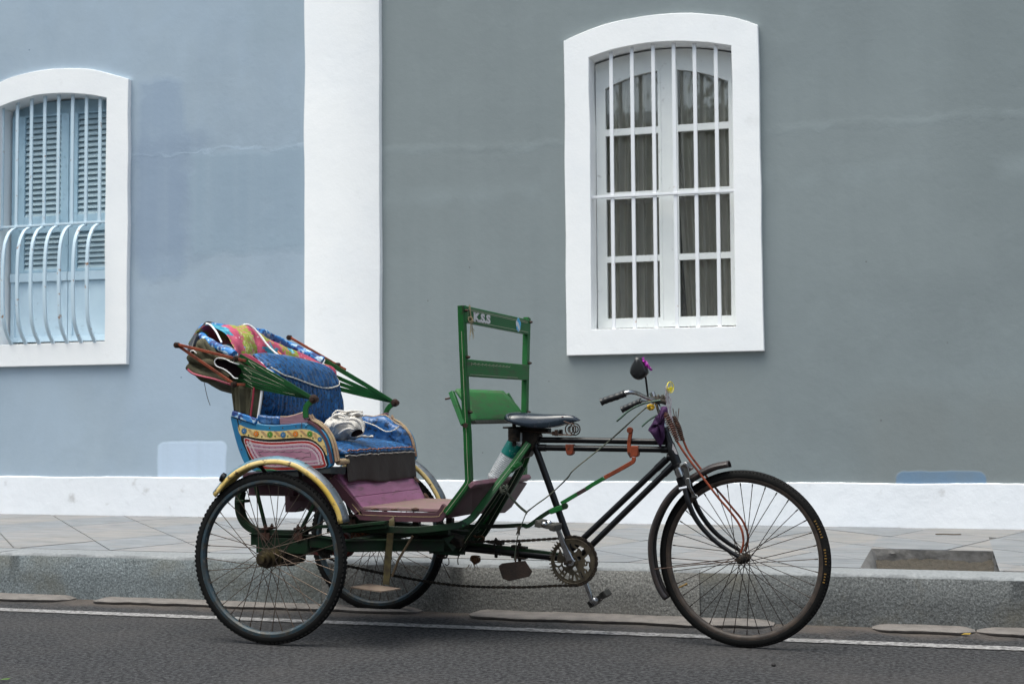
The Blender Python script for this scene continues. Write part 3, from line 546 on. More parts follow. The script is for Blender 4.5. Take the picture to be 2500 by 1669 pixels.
for px in (-62, 8, 80, 150, 215, 283, 352, 420, 487):
    x = WP(LW(px, 835), Yb2).x
    if x < -6.84 or x > -5.91: continue
    q = M(); q.bar([V((x, Yb2, 2.396)), V((x, Yb2, az(x, -6.840, -5.905)+.01))], .026, .012); q.build('bar', barb, gr2, bev=.002)
    prof = [(0, 2.374), (.035, 2.366), (.085, 2.33), (.13, 2.25), (.15, 2.13), (.155, 1.95), (.15, 1.78), (.135, 1.66), (.10, 1.575), (.055, 1.515), (.045, 1.497)]
    q = M(); q.bar(cr([V((x, Yb2-a, z)) for a, z in prof], 5), .014, .026, (1, 0, 0)); q.build('bar', barb, gr2, bev=.002)
# ------------------------------------------------------------------ across the street (seen only mirrored in the glass)
oh = empty('ochre_house', (-4, -7.5, 0)); tag(oh, 'ochre house across the street, mirrored faintly in the window panes', 'house')
m = M(); m.bx(-16, 9, -8, -7.5, 0, 6.4); par(m.build('wall', ochre, None, 0), oh)
m = M(); m.bx(-16, 9, -7.6, -7.4, 6.4, 6.6); m.bx(-16, 9, -7.499, -7.45, 2.6, 2.7); par(m.build('cornice', whitew, None, 0), oh)
# ================================================================== CYCLE RICKSHAW
RK = empty('cycle_rickshaw', (RX, RY, 0), HD)
tag(RK, 'three-wheeled cycle rickshaw with painted side panel, blue padded seat and folded floral hood', 'cycle rickshaw')
def rb(m, name, mt, parent=RK, **k): return m.build(name, mt, parent, **k)
def rest(m, name, mt, label, cat, group=None, **k):      # a thing that lies on or hangs from the rickshaw: top-level
    n = len(m.v); c = sum((V(p) for p in m.v), V())/n; zb = min(p[2] for p in m.v); c.z = zb
    m.v = [tuple(V(p)-c) for p in m.v]; o = m.build(name, mt, None, **k)
    o.rotation_euler = (0, 0, HD); o.location = RO+AX*c.x+AN*c.y+V((0, 0, c.z)); return tag(o, label, cat, group)
def xz(p): return (p.x, p.z)
def PXZ(frame, pts, y): return [xz(P(frame(*p), y)) for p in pts]
# ------------------------------------------------------------------ wheels
def wheel(name, x, y, steer, rear):
    w = M(); R0 = .355; tr_ = .0170 if rear else .0160
    # hub
    if rear: w.lathe([(.006, -.075), (.017, -.075), (.017, -.060), (.031, -.058), (.031, -.050), (.027, -.049), (.027, -.030), (.040, -.028), (.040, -.024), (.024, -.020), (.026, .03), (.040, .032), (.040, .036), (.022, .04), (.022, .07)], (0, 0, 0), (0, 1, 0), 28)
    else: w.lathe([(.004, -.075), (.010, -.075), (.010, -.062), (.014, -.06), (.014, -.045), (.011, -.044), (.020, -.036), (.020, -.033), (.010, -.030), (.010, .030), (.020, .033), (.020, .036), (.011, .044), (.010, .075)], (0, 0, 0), (0, 1, 0), 24)
    wh = w.build(name, hubm if rear else grease, RK); wh.location = (x, y, R0); wh.rotation_euler = (0, 0, steer)
    t = M(); n = 96; R = []
    prof = [(-.9, -.016), (-.75, -.0195), (-.3, -.0205), (.25, -.018), (.75, -.011), (1, 0), (.75, .011), (.25, .018), (-.3, .0205), (-.75, .0195), (-.9, .016)]
    s_ = tr_/.0205
    for k in range(n):
        a = 2*pi*k/n; R.append([V((cos(a)*(R0-tr_+d*tr_), b*s_, sin(a)*(R0-tr_+d*tr_))) for d, b in prof])
    R.append(R[0]); t.rings(R, True, False)
    nl = 108 if rear else 150
    for k in range(nl):
        a = 2*pi*k/nl
        for sd_ in (-1, 1):
            aa = a+(pi/nl if sd_ > 0 else 0); c = V((cos(aa)*(R0-.0069), sd_*(.0092 if rear else .0085), sin(aa)*(R0-.0069)))
            Rm = Matrix.Rotation(-aa, 3, 'Y') @ Matrix.Rotation(rad(35)*sd_, 3, 'Z')
            t.box(c, (.0054 if rear else .0045, .0115 if rear else .008, .0105 if rear else .006), Matrix.Rotation(-aa, 3, 'Y') @ Matrix.Rotation(rad(12)*sd_, 3, 'X'))
    t.build('tyre', rubber, wh, 40)
    q = M(); R = []
    rp = [(.3275, -.0130), (.321, -.0145), (.311, -.0145), (.3035, -.008), (.3015, 0), (.3035, .008), (.311, .0145), (.321, .0145), (.3275, .0130), (.312, .010), (.310, 0), (.312, -.010)]
    if not rear: rp = [(a+.003, b*.78) for a, b in rp]
    for k in range(96): a = 2*pi*k/96; R.append([V((cos(a)*r, b, sin(a)*r)) for r, b in rp])
    R.append(R[0]); q.rings(R, True, False); q.build('rim', rimblue if rear else rimbrown, wh, 40)
    proto = None; ns = 36; fl = .036 if rear else .018; fy = (-.026, .034) if rear else (-.034, .034)
    for i in range(ns):
        a = 2*pi*i/ns+.03; sd_ = i % 2; dr = 1 if (i//2) % 2 else -1; ha = a+dr*rad(68)
        p0 = V((cos(ha)*fl, fy[sd_], sin(ha)*fl)); p1 = V((cos(a)*.303, (-.003 if sd_ == 0 else .003), sin(a)*.303)); d = p1-p0
        if proto is None:
            s = M(); s.lathe([(.00165, 0), (.00165, d.length-.013), (.0026, d.length-.013), (.0026, d.length)], (0, 0, 0), (0, 0, 1), 6); proto = s.build('spoke', spokem if rear else spoked, wh, 40); o = proto; L0 = d.length
        else: o = proto.copy(); C.objects.link(o); o.parent = wh
        o.location = p0; o.rotation_mode = 'QUATERNION'; o.rotation_quaternion = d.to_track_quat('Z', 'Y'); o.scale = (1, 1, d.length/L0)
    return wh
wn = wheel('rear_wheel', .006, -.514, 0, True); wfar = wheel('rear_wheel', .006, .514, 0, True); wfr = wheel('front_wheel', 1.878, 0, rad(-5.2), False)
wn['label'] = 'near rear wheel with knobbly tyre and blue rim'; wfar['label'] = 'far rear wheel with knobbly tyre and blue rim'
# small yellow print on the front tyre wall
m = M()
for a0, nn in ((28, 7), (8, 6), (-8, 4)):
    for k in range(nn):
        a = rad(a0-k*1.9); c = V((cos(a)*.337, -.0187, sin(a)*.337)); m.box(c, (.006 if k % 3 else .009, .0006, .004), Matrix.Rotation(-a, 3, 'Y'))
o = m.build('tyre_print', mat('orange_print', (.22, .12, .02), .6), wfr, smooth=0, kind='stuff')
m = M(); m.lathe([(.0035, 0), (.0035, .03), (.005, .03), (.005, .04)], (cos(rad(205))*.302, 0, sin(rad(205))*.302), (-cos(rad(205)), 0, -sin(rad(205))), 8); m.build('valve', mat('brass_valve', (.35, .22, .08), .4, .8), wfr)
# ------------------------------------------------------------------ bicycle frame
tt = M(); tt.tube(PP(D, [(1000, 1383), (1400, 1386)], 0)+PP(EE, [(860, 895)], 0), .0130, 14); rb(tt, 'top_tube', black)
tt = M(); tt.tube(PP(D, [(1030, 1457)], 0)+PP(EE, [(900, 968)], 0), .0130, 14)
tt.tube(PP(D, [(1040, 1457), (1110, 1459)], 0), .0155, 14); tt.tube(PP(EE, [(840, 966), (905, 968)], 0), .0155, 14); rb(tt, 'second_top_tube', black)
st0, st1 = P(D(968, 1345), 0), P(CC(1350, 740), 0); bb = P(CR(470, 800), 0)+V((.012, 0, -.002))
m = M(); m.tube([st0, st0.lerp(st1, .5), st1, bb], .0145, 14); m.tube([st0+V((-.004, 0, .012)), st0+V((.02, 0, -.05))], .018, 14); rb(m, 'seat_tube', black)
m = M(); a0, a1 = P(EE(893, 1058), 0), P(CC(1485, 738), 0); m.tube([a0, a1+(a1-a0)*.14], .0130, 14); m.tube([a0, a0.lerp(a1, .12)], .0150, 14); rb(m, 'down_tube', black)
m = M(); b0, b1 = P(EE(962, 1108), 0), P(CC(1532, 818), 0); m.tube([b0, b1+(b1-b0)*.13], .0130, 14); m.tube([b0, b0.lerp(b1, .12)], .0150, 14); rb(m, 'lower_down_tube', black)
h0, h1 = P(EE(872, 790), 0), P(EE(1006, 1150), 0); dh = (h1-h0).normalized()
m = M(); m.lathe([(.015, -.012), (.021, -.012), (.021, .006), (.018, .008), (.018, (h1-h0).length*.33), (.0205, (h1-h0).length*.36), (.0205, (h1-h0).length-.02), (.0225, (h1-h0).length-.018), (.0225, (h1-h0).length)], h0, dh, 20)
m.tube([h0+dh*.045+V((-.03, 0, 0)), h0+dh*.045], .0155, 12); m.tube([h0+dh*.115+V((-.03, 0, .0)), h0+dh*.115], .0155, 12); ht = rb(m, 'head_tube', black)
m = M(); hp = h0+dh*.085; m.prism(PXZ(EE, [(950, 905), (962, 930), (980, 965), (998, 1012), (978, 1010), (960, 980), (945, 965), (948, 930)], -.0205), -.0215, -.0208); m.build('badge_patch', whitep, ht, smooth=0)
# bottom bracket, stay
m = M(); m.lathe([(.012, -.04), (.022, -.038), (.022, .038), (.012, .04)], bb, (0, 1, 0), 20); m.lathe([(.007, -.10), (.007, .10)], bb, (0, 1, 0), 12); rb(m, 'bottom_bracket', grease)
c0, c1 = P(CC(1300, 906), 0), P(CC(500, 825), 0)
m = M(); m.tube([bb, c0, c0.lerp(c1, .5), c1, c1+(c1-c0)*.12], .0175, 14); rb(m, 'chain_stay', black)
m = M(); e0, e1 = P(CC(1300, 876), 0), P(CC(500, 787), 0); m.bar([e0+V((0, 0, -.004)), e0.lerp(e1, .5), e1, e1+(e1-e0)*.2], .012, .03); rb(m, 'stay_bar', dgreen)
for px, py in ((735, 780), (935, 815)):
    q = P(CC(px, py), 0); m = M(); m.box(q+V((0, 0, -.001)), (.066, .034, .010), Matrix.Rotation(rad(6), 3, 'Y')); m.lathe([(.009, 0), (.009, .012), (.005, .012), (.005, .018)], q+V((0, 0, .003)), (0, 0, 1), 6)
    for s_ in (-1, 1): m.tube([q+V((0, s_*.020, 0)), q+V((0, s_*.020, -.04))], .004, 8)
    m.box(q+V((0, 0, -.045)), (.06, .05, .008), Matrix.Rotation(rad(6), 3, 'Y')); m.lathe([(.008, 0), (.008, -.016)], q+V((0, 0, -.048)), (0, 0, 1), 6); rb(m, 'frame_clamp', grease, bev=.001)
# fork
for s_, pts in ((-1, [(372, 190), (378, 250), (392, 320), (412, 400), (455, 500), (525, 600), (620, 695), (720, 765), (795, 812)]), (1, [(405, 190), (420, 260), (440, 340), (475, 430), (535, 530), (615, 625), (700, 695), (770, 740), (822, 775)])):
    pa = cr([P(F(x, y), s_*(.035+.022*min(1, i/3))) for i, (x, y) in enumerate(pts)], 5); n = len(pa)
    m = M(); m.tube(pa, [.0135-.006*i/n for i in range(n)], 12, ell=.8); rb(m, 'fork_blade', black)
m = M(); cwn = P(F(370, 215), 0); m.box(cwn+V((.004, 0, -.01)), (.036, .105, .045), Matrix.Rotation(rad(-20), 3, 'Y')); m.lathe([(.018, 0), (.019, .03), (.022, .034), (.022, .04)], cwn+V((.005, 0, -.0)), (-.33, 0, .94), 16); fc = rb(m, 'fork_crown', black, bev=.006)
m = M()
for s_ in (-1, 1):
    c = P(EE(1012, 1190), s_*.046); m.lathe([(.001, -.02), (.016, -.018), (.018, 0), (.016, .02), (.004, .026)], c, (-.3, 0, .95), 16)
m.lathe([(.018, 0), (.021, .004), (.021, .014)], P(EE(1003, 1155), 0), (-.33, 0, .94), 18); m.build('crown_cap', chrome, fc)
m = M(); c = P(EE(1090, 1150), -.02); m.bar(cr(PP(EE, [(1045, 1110), (1075, 1150), (1085, 1210), (1090, 1260), (1105, 1300)], -.05), 4), .022, .006); m.lathe([(.002, -.028), (.022, -.026), (.024, 0), (.022, .02), (.002, .022)], P(EE(1085, 1135), .0), (.3, 1, 0), 18); rb(m, 'lamp_bracket', chrome, bev=.001)
m = M(); m.bar(cr(PP(EE, [(1095, 1240), (1105, 1300), (1130, 1360), (1160, 1410)], -.052), 4), .013, .012); m.box(P(EE(1160, 1412), -.05), (.022, .016, .012)); rb(m, 'brake_arm', chrome, bev=.001)
m = M(); m.tube(PP(EE, [(1015, 1345), (1090, 1330)], -.05), .009, 8); rb(m, 'fork_clamp', chrome)
# front mudguard
fp = cr(PP(F, [(712, 82), (600, 104), (520, 138), (432, 188), (335, 255), (250, 335), (180, 440), (125, 570), (99, 700), (105, 850), (135, 985), (178, 1085), (222, 1146)], -.022), 4)
sec = [(-.030, -.024), (-.029, -.010), (-.020, -.001), (0, .003), (.020, -.001), (.029, -.010), (.030, -.024)]
def mudguard(path, cy, sec, w0=.0, steer=0):
    R = []; n = len(path); cc = V((1.878, 0, .355))
    for i in range(n):
        T = (path[min(i+1, n-1)]-path[max(i-1, 0)]); T.y = 0; T.normalize(); N = V((-T.z, 0, T.x))
        if N.dot(path[i]-cy) < 0: N = -N
        R.append([path[i]+N*b+V((0, a, 0)) for a, b in sec])
    return R
fpc = [V((p.x, 0, p.z)) for p in fp]
m = M(); m.rings(mudguard(fpc, V((1.878, 0, .355)), sec), False, False); rb(m, 'front_mudguard', mat('dull_black_mudguard', (.018, .015, .017), .42, c2=(.035, .025, .022), s2=12, dirt=(.05, .03, .02), ds=30, dr=(.6, .8)), solid=.0025)
for s_ in (-1, 1):
    m = M(); m.tube([P(F(148, 905), -.03)+V((0, .03+s_*.03, 0)), V((1.862, s_*.062, .352))], .0022, 6); rb(m, 'mudguard_stay', boltm)
# orange brake rods with spring tops
for s_, pts in ((-.058, [(365, -5), (410, 60), (490, 165), (560, 255), (640, 360), (710, 440), (775, 525), (812, 590), (828, 650), (830, 710), (812, 780)]), (.038, [(403, -5), (445, 60), (510, 145), (600, 262), (670, 345), (745, 435), (815, 520), (850, 590), (866, 650), (862, 710), (845, 770)])):
    m = M(); top = PP(EE, [(985, 880) if s_ < 0 else (1050, 878)], s_); m.tube(cr([top[0]]+[P(F(*p), s_) for p in pts], 4), .0046, 8); rod = rb(m, 'brake_rod', rust)
    ax0, ax1 = (P(EE(882, 625), s_), P(EE(995, 885), s_)) if s_ < 0 else (P(EE(960, 660), s_), P(EE(1045, 880), s_))
    d = (ax1-ax0); m = M(); nn = 13; pa = []
    N = d.cross(V((0, 1, 0))).normalized(); Bn = V((0, 1, 0))
    for k in range(nn*12+1):
        t = k/(nn*12); a = 2*pi*k/12; rr = .0105*(.75+.45*sin(pi*min(1, t*1.15))); pa.append(ax0+d*t+(N*cos(a)+Bn*sin(a))*rr)
    m.tube(pa, .0030, 6); m.tube([ax0-d*.05, ax1], .0055, 8)
    if s_ > 0:
        for k in range(4): m.tube([ax0+d*.2+V((.004*k-.004, 0, 0)), ax0+d*.1+V((.012*k-.02, .004*k, .035+.012*(k % 2)))], .0018, 5)
    m.build('rod_spring', rust2 if s_ > 0 else mat('rusty_coil', (.12, .035, .018), .6, c2=(.03, .015, .01), s2=60), rod)
# handlebar
gx = [(265, 515, -.235), (330, 490, -.235), (420, 460, -.235), (497, 430, -.23)]
gp = PP(EE, gx); m = M(); m.tube(cr(gp+PP(EE, [(545, 420, -.22), (610, 432, -.18), (690, 470, -.11), (760, 490, -.05), (800, 497, 0)])+PP(EE, [(770, 500, .05), (730, 500, .10), (690, 500, .14), (640, 510, .165)])+PP(EE, [(560, 545, .17), (475, 585, .17)]), 6), .0095, 12); hbm = rb(m, 'handlebar', chrome)
for pts in (gp, PP(EE, [(462, 588, .17), (520, 562, .17), (590, 533, .17), (655, 503, .168)])):
    pa = cr(pts, 8); n = len(pa); m = M(); m.tube(pa, [(.0152 if i in (0, 1) else .0132+.0012*(1 if (i % 5) in (0, 1) else 0)+(.002 if i > n-3 else 0)) for i in range(n)], 14); m.build('grip', grip, hbm)
for y_, pts in ((-.15, [(413, 697), (455, 662), (520, 605), (590, 562), (660, 532), (740, 512), (832, 497)]), (.13, [(655, 747), (710, 697), (760, 662), (800, 640)])):
    pa = cr(PP(EE, pts, y_), 5); m = M(); m.tube(pa, .0052, 8, ell=.8); m.build('brake_lever', leverg, hbm)
m = M(); s0, s1 = P(EE(795, 505), 0), P(EE(878, 790), 0); m.tube([s0, s1], .011, 14); m.lathe([(.014, 0), (.016, .02), (.012, .05)], s0+V((-.003, 0, -.012)), (-.3, 0, .9), 14); m.build('stem', chrome, hbm)
m = M(); random.seed(3)
for k in range(10):
    c = P(EE(790+k*10, 485+10*sin(k*1.7)), -.02+.004*k); m.torus(c, .014+.003*sin(k), .0022, (1, .2*sin(k), .3*cos(k*2)), 14, 5)
m.tube([P(EE(745, 478), -.05), P(EE(885, 520), 0)], .010, 10); m.build('rope_lashing', cord, hbm)
# mirror
mo = cr2(PXZ(EE, [(612, 76), (640, 82), (660, 100), (690, 150), (712, 200), (718, 235), (700, 262), (650, 297), (615, 302), (580, 285), (552, 250), (546, 215), (560, 165), (585, 115), (598, 85)], -.16), 4, True)
m = M(); cxm = sum(p[0] for p in mo)/len(mo); czm = sum(p[1] for p in mo)/len(mo); R = []
for sc_, yy in ((.35, -.030), (.75, -.027), (.93, -.019), (1.0, -.006), (1.0, .004), (.93, .006)): R.append([V((cxm+(p[0]-cxm)*sc_, -.16+yy, czm+(p[1]-czm)*sc_)) for p in mo])
m.rings(R); mi = rb(m, 'mirror', mirrorm); m = M(); m.prism([(cxm+(p[0]-cxm)*.9, czm+(p[1]-czm)*.9) for p in mo], -.153, -.151); m.build('mirror_glass', chrome, mi, smooth=0)
m = M(); m.tube(PP(EE, [(688, 255, -.15), (700, 350, -.13), (712, 452, -.10), (714, 480, -.09)]), .0042, 8); m.build('mirror_stalk', black, mi)
# saddle
ST = [(202, 385, 330, .030, .5), (235, 420, 275, .078, 1), (330, 470, 252, .103, 1), (470, 540, 245, .108, 1), (640, 600, 250, .098, 1), (820, 650, 272, .080, 1), (1010, 665, 297, .060, 1), (1200, 640, 298, .044, 1), (1380, 585, 300, .035, 1), (1540, 530, 303, .030, 1), (1680, 490, 330, .026, 1), (1790, 470, 410, .016, 1), (1822, 455, 440, .006, 1)]
m = M(); R = []
for (x, yb_, yt, hw, _) in ST:
    pt = P(SD(x, yt), 0); pb = P(SD(x, yb_), -hw); top, bot = pt.z, pb.z; xx = pt.x; row = []
    prof = [(-1, 0), (-1.0, .25), (-.93, .6), (-.75, .86), (-.45, .97), (0, 1), (.45, .97), (.75, .86), (.93, .6), (1.0, .25), (1, 0), (.7, .12), (0, .3), (-.7, .12)]
    for a, b in prof: row.append(V((xx+(.02 if x > 900 else .0), a*hw, bot+(top-bot)*b)))
    R.append(row)
m.rings(R); sad = rb(m, 'saddle', saddlem, sub=2, smooth=80)
m = M()
for x, y in ((300, 345), (385, 380), (1495, 372)):
    q = P(SD(x, y), -.05 if x < 1000 else -.028); m.ball(q+V((0, .004, 0)), .006, 10, sc=(1.3, 1, .6))
m.build('rivet', mat('maroon_rivet', (.06, .015, .02), .5), sad)
for sy in (-.055, .055):
    a = P(SD(345, 640), sy) if sy < 0 else P(SD(345, 640), -.055)+V((0, .11, 0)); pa = []; 
    for k in range(9*14+1): ph = 2*pi*k/14; pa.append(V((a.x+.0235*cos(ph), sy+.0235*sin(ph), a.z-.053*k/(9*14)+.0)))
    m = M(); m.tube(pa, .0034, 6); m.tube([V((a.x, sy, a.z+.03)), V((a.x, sy, a.z-.075))], .009, 8); m.build('coil_spring', grease, sad)
m = M()
for sy in (-.03, .03):
    c = P(SD(1695, 665), -.03); c.y = sy
    for k_, rr in ((0, .0245), (1, .0135)): m.torus(c+V((0, .006*k_, 0)), rr, .0026, (.15, 1, 0), 24, 6)
    m.tube(cr([c+V((-.0, 0, -.024)), c+V((-.05, 0, -.022)), c+V((-.12, sy*.2, -.012)), c+V((-.22, sy*.3, -.004))], 4), .0028, 6); m.tube([c+V((0, 0, .024)), c+V((-.03, 0, .035))], .0026, 6)
    m.box(c+V((-.062, 0, -.014)), (.012, .016, .026)); m.box(c+V((-.075, 0, -.016)), (.008, .02, .018))
m.build('spring_loop', boltm, sad)
m = M(); q = P(SD(770, 700), 0); m.box(q+V((0, 0, .01)), (.085, .06, .035)); m.tube([q+V((.0, 0, .02)), st0+V((0, 0, .01))], .012, 10); m.box(q+V((-.06, 0, .015)), (.11, .10, .008)); m.box(q+V((.05, 0, .0)), (.06, .05, .022)); m.build('seat_clamp', grease, sad, bev=.003)
# crank set
rc = P(CR(520, 806), -.045); RR = .1025
def star(n, ri, ro): 
    o = []
    for k in range(n):
        a = 2*pi*k/n; da = 2*pi/n
        o += [(cos(a-da*.32)*ri, sin(a-da*.32)*ri), (cos(a-da*.10)*ro, sin(a-da*.10)*ro), (cos(a+da*.10)*ro, sin(a+da*.10)*ro), (cos(a+da*.32)*ri, sin(a+da*.32)*ri)]
    return o
def wedge(a0, a1, r0, r1): return [(cos(rad(a))*r0, sin(rad(a))*r0) for a in [a0+(a1-a0)*k/4 for k in range(5)]]+[(cos(rad(a))*r1, sin(rad(a))*r1) for a in [a1+(a0-a1)*k/6 for k in range(7)]]
def circ(cx_, cy_, r, n=14): return [(cx_+r*cos(2*pi*k/n), cy_+r*sin(2*pi*k/n)) for k in range(n)]
G = lambda x, y: ((x-635)/570*RR/1.0, -(y-820)/615*RR)      # the ring as seen in the photo
hl = [[G(*p) for p in h] for h in (
    [(300, 480), (325, 468), (350, 490), (365, 525), (410, 575), (438, 640), (430, 690), (400, 698), (372, 680), (350, 600), (330, 550), (305, 510)],
    [(240, 560), (270, 535), (295, 555), (290, 600), (255, 700), (240, 780), (250, 850), (175, 850), (180, 760), (210, 640)],
    [(540, 380), (585, 385), (600, 440), (640, 490), (700, 510), (745, 515), (720, 570), (680, 600), (620, 590), (570, 530), (545, 460)],
    [(670, 390), (790, 435), (890, 490), (945, 570), (940, 640), (880, 690), (835, 665), (850, 590), (790, 510), (700, 460), (655, 420)],
    [(1000, 640), (1035, 720), (1048, 830), (960, 820), (905, 750)],
    [(175, 868), (345, 880), (320, 925), (265, 950), (210, 925)],
    [(195, 985), (255, 985), (320, 1110), (300, 1150), (250, 1100)], [(290, 1000), (345, 950), (385, 1020), (350, 1085)], [(395, 1080), (425, 1060), (460, 1095), (425, 1140)], [(335, 1165), (360, 1150), (400, 1185), (375, 1215)],
    [(490, 1105), (535, 1130), (515, 1285), (415, 1240)], [(545, 1170), (600, 1170), (595, 1265), (545, 1255)], [(655, 1140), (718, 1290), (690, 1305), (628, 1300)], [(700, 1115), (750, 1100), (775, 1175)], [(735, 1200), (805, 1255), (765, 1280)],
    [(785, 1070), (820, 1050), (880, 1215), (845, 1232)], [(905, 1045), (930, 1050), (940, 1100), (915, 1110)],
    [(920, 850), (940, 830), (945, 880), (930, 910)], [(985, 860), (1010, 850), (1010, 950), (1035, 975), (990, 1075), (950, 1010), (885, 985), (890, 950), (970, 930)])]
hl += [circ(*G(435, 905), .0105), circ(*G(680, 1010), .0100), circ(*G(770, 750), .0100)]
vs, fs = flat([star(46, .0975, .1075)]+hl, .0016)
m = M(); m.add([(rc.x+p.x, rc.y+p.z, rc.z+p.y) for p in vs], fs); ring = rb(m, 'chainring', brass, smooth=0)
m = M(); m.torus(rc+V((0, -.003, 0)), .092, .0015, (0, 1, 0), 64, 6); m.lathe([(.020, -.006), (.020, .004)], rc, (0, 1, 0), 20); m.build('ring_rib', brass, ring)
def crank(a, b, y, name='crank_arm'):
    m = M(); a, b = V(a), V(b); d = (b-a).normalized(); pa = [a-d*.004, a+d*.02, a.lerp(b, .5), b-d*.012, b]; R = []
    for p, w in zip(pa, (.018, .016, .0105, .0085, .0085)):
        N = d.cross(V((0, 1, 0))).normalized(); R.append([p+N*w+V((0, -.006, 0)), p+N*w*.8+V((0, -.009, 0)), p-N*w*.8+V((0, -.009, 0)), p-N*w+V((0, -.006, 0)), p-N*w+V((0, .006, 0)), p+N*w+V((0, .006, 0))])
    m.rings(R); m.lathe([(.017, -.009), (.019, -.007), (.019, .008)], a, (0, 1, 0), 18); m.lathe([(.0105, -.007), (.0115, .007)], b, (0, 1, 0), 14)
    o = rb(m, name, chrome); q = M(); q.lathe([(.001, -.0095), (.0085, -.0095), (.0085, -.005)], a, (0, 1, 0), 14); q.build('crank_bolt', grease, o); return o
ca = P(CR(482, 812), -.072); crank(ca, P(CR(292, 335), -.085), 0); cb = P(CR(560, 830), .07); crank(V((bb.x, .068, bb.z)), P(CR(785, 1362), .075), 0)
def pedal(c, ang, s_):
    m = M(); Rm = Matrix.Rotation(rad(ang), 3, 'Y'); c = V(c)
    m.box(c+Rm @ V((-.033, s_*.045, 0)), (.024, .088, .028), Rm); m.box(c+Rm @ V((.033, s_*.045, 0)), (.024, .088, .028), Rm); m.box(c+Rm @ V((0, s_*.004, 0)), (.076, .006, .020), Rm); m.box(c+Rm @ V((0, s_*.088, 0)), (.076, .005, .020), Rm)
    o = rb(m, 'pedal', mat('worn_pedal_rubber', (.03, .028, .025), .6, spec=.3, c2=(.06, .056, .048), s2=30), bev=.005); q = M(); q.tube([c, c+V((0, s_*.09, 0))], .008, 10); q.ball(c+Rm @ V((-.012, s_*.001-.006*1, .0)), .016, 12, sc=(1, .7, 1)); q.ball(c+Rm @ V((-.005, s_*.088, .004)), .013, 12, sc=(1, .6, 1)); q.build('pedal_bearing', chrome, o)
pedal(P(CR(215, 285), -.095), 12, -1); pedal(P(CR(850, 1350), .085), -36, 1)
# chain
sp = V((.02, -.045, .352)); path = []
for k in range(25): a = rad(108-k*196/24); path.append(rc+V((cos(a)*.1015, 0, sin(a)*.1015)))
low = PP(CC, [(1250, 1146), (1000, 1158), (700, 1158), (450, 1147), (200, 1118), (0, 1085)], -.045)+PP(AXL, [(2270, 1110), (1900, 1030), (1740, 995)], -.045)
path += low
for k in range(9): a = rad(-80-k*190/8); path.append(sp+V((cos(a)*.038, 0, sin(a)*.038)))
path += PP(CC, [(370, 772), (640, 770), (900, 766), (1150, 752), (1290, 742)], -.045)
path = cr(path, 6); m = M(); pts = [path[0]]; step = .0115
acc = 0
for i in range(1, len(path)):
    a, b = path[i-1], path[i]; L_ = (b-a).length
    while acc+L_ >= step and L_ > 1e-6: t = (step-acc)/L_; a = a.lerp(b, t); pts.append(a); L_ = (b-a).length; acc = 0
    acc += L_
for i in range(len(pts)-1):
    a, b = pts[i], pts[i+1]; d = b-a; an = math.atan2(d.z, d.x); Rm = Matrix.Rotation(-an, 3, 'Y'); c = (a+b)/2
    if i % 2: m.box(c+V((0, -.0035, 0)), (.015, .0018, .0112), Rm); m.box(c+V((0, .0035, 0)), (.015, .0018, .0112), Rm)
    else: m.box(c, (.010, .0055, .0075), Rm)
    m.lathe([(.0042, -.0055), (.0042, .0055)], a, (0, 1, 0), 6)
rb(m, 'chain', grease, smooth=0)
m = M(); vs, fs = flat([star(18, .036, .043), circ(0, 0, .015)], .0016); m.add([(sp.x+p.x, sp.y+p.z, sp.z+p.y) for p in vs], fs); m.lathe([(.02, -.02), (.02, .03)], sp, (0, 1, 0), 16); rb(m, 'rear_sprocket', grease, smooth=0)
# ------------------------------------------------------------------ axle, rails, springs
m = M(); m.tube([V((.006, -.45, .355)), V((.006, .48, .355))], .013, 14); m.lathe([(.028, -.44), (.03, -.40), (.024, -.38)], (.006, 0, .355), (0, 1, 0), 16); rb(m, 'rear_axle', grease)
for s_ in (-1, 1):
    m = M(); m.prism([(-.05, .375), (.105, .375), (.105, .335), (.05, .312), (-.03, .312), (-.05, .335)], s_*.40-.02, s_*.40+.02); rb(m, 'bearing_block', grease, bev=.006)
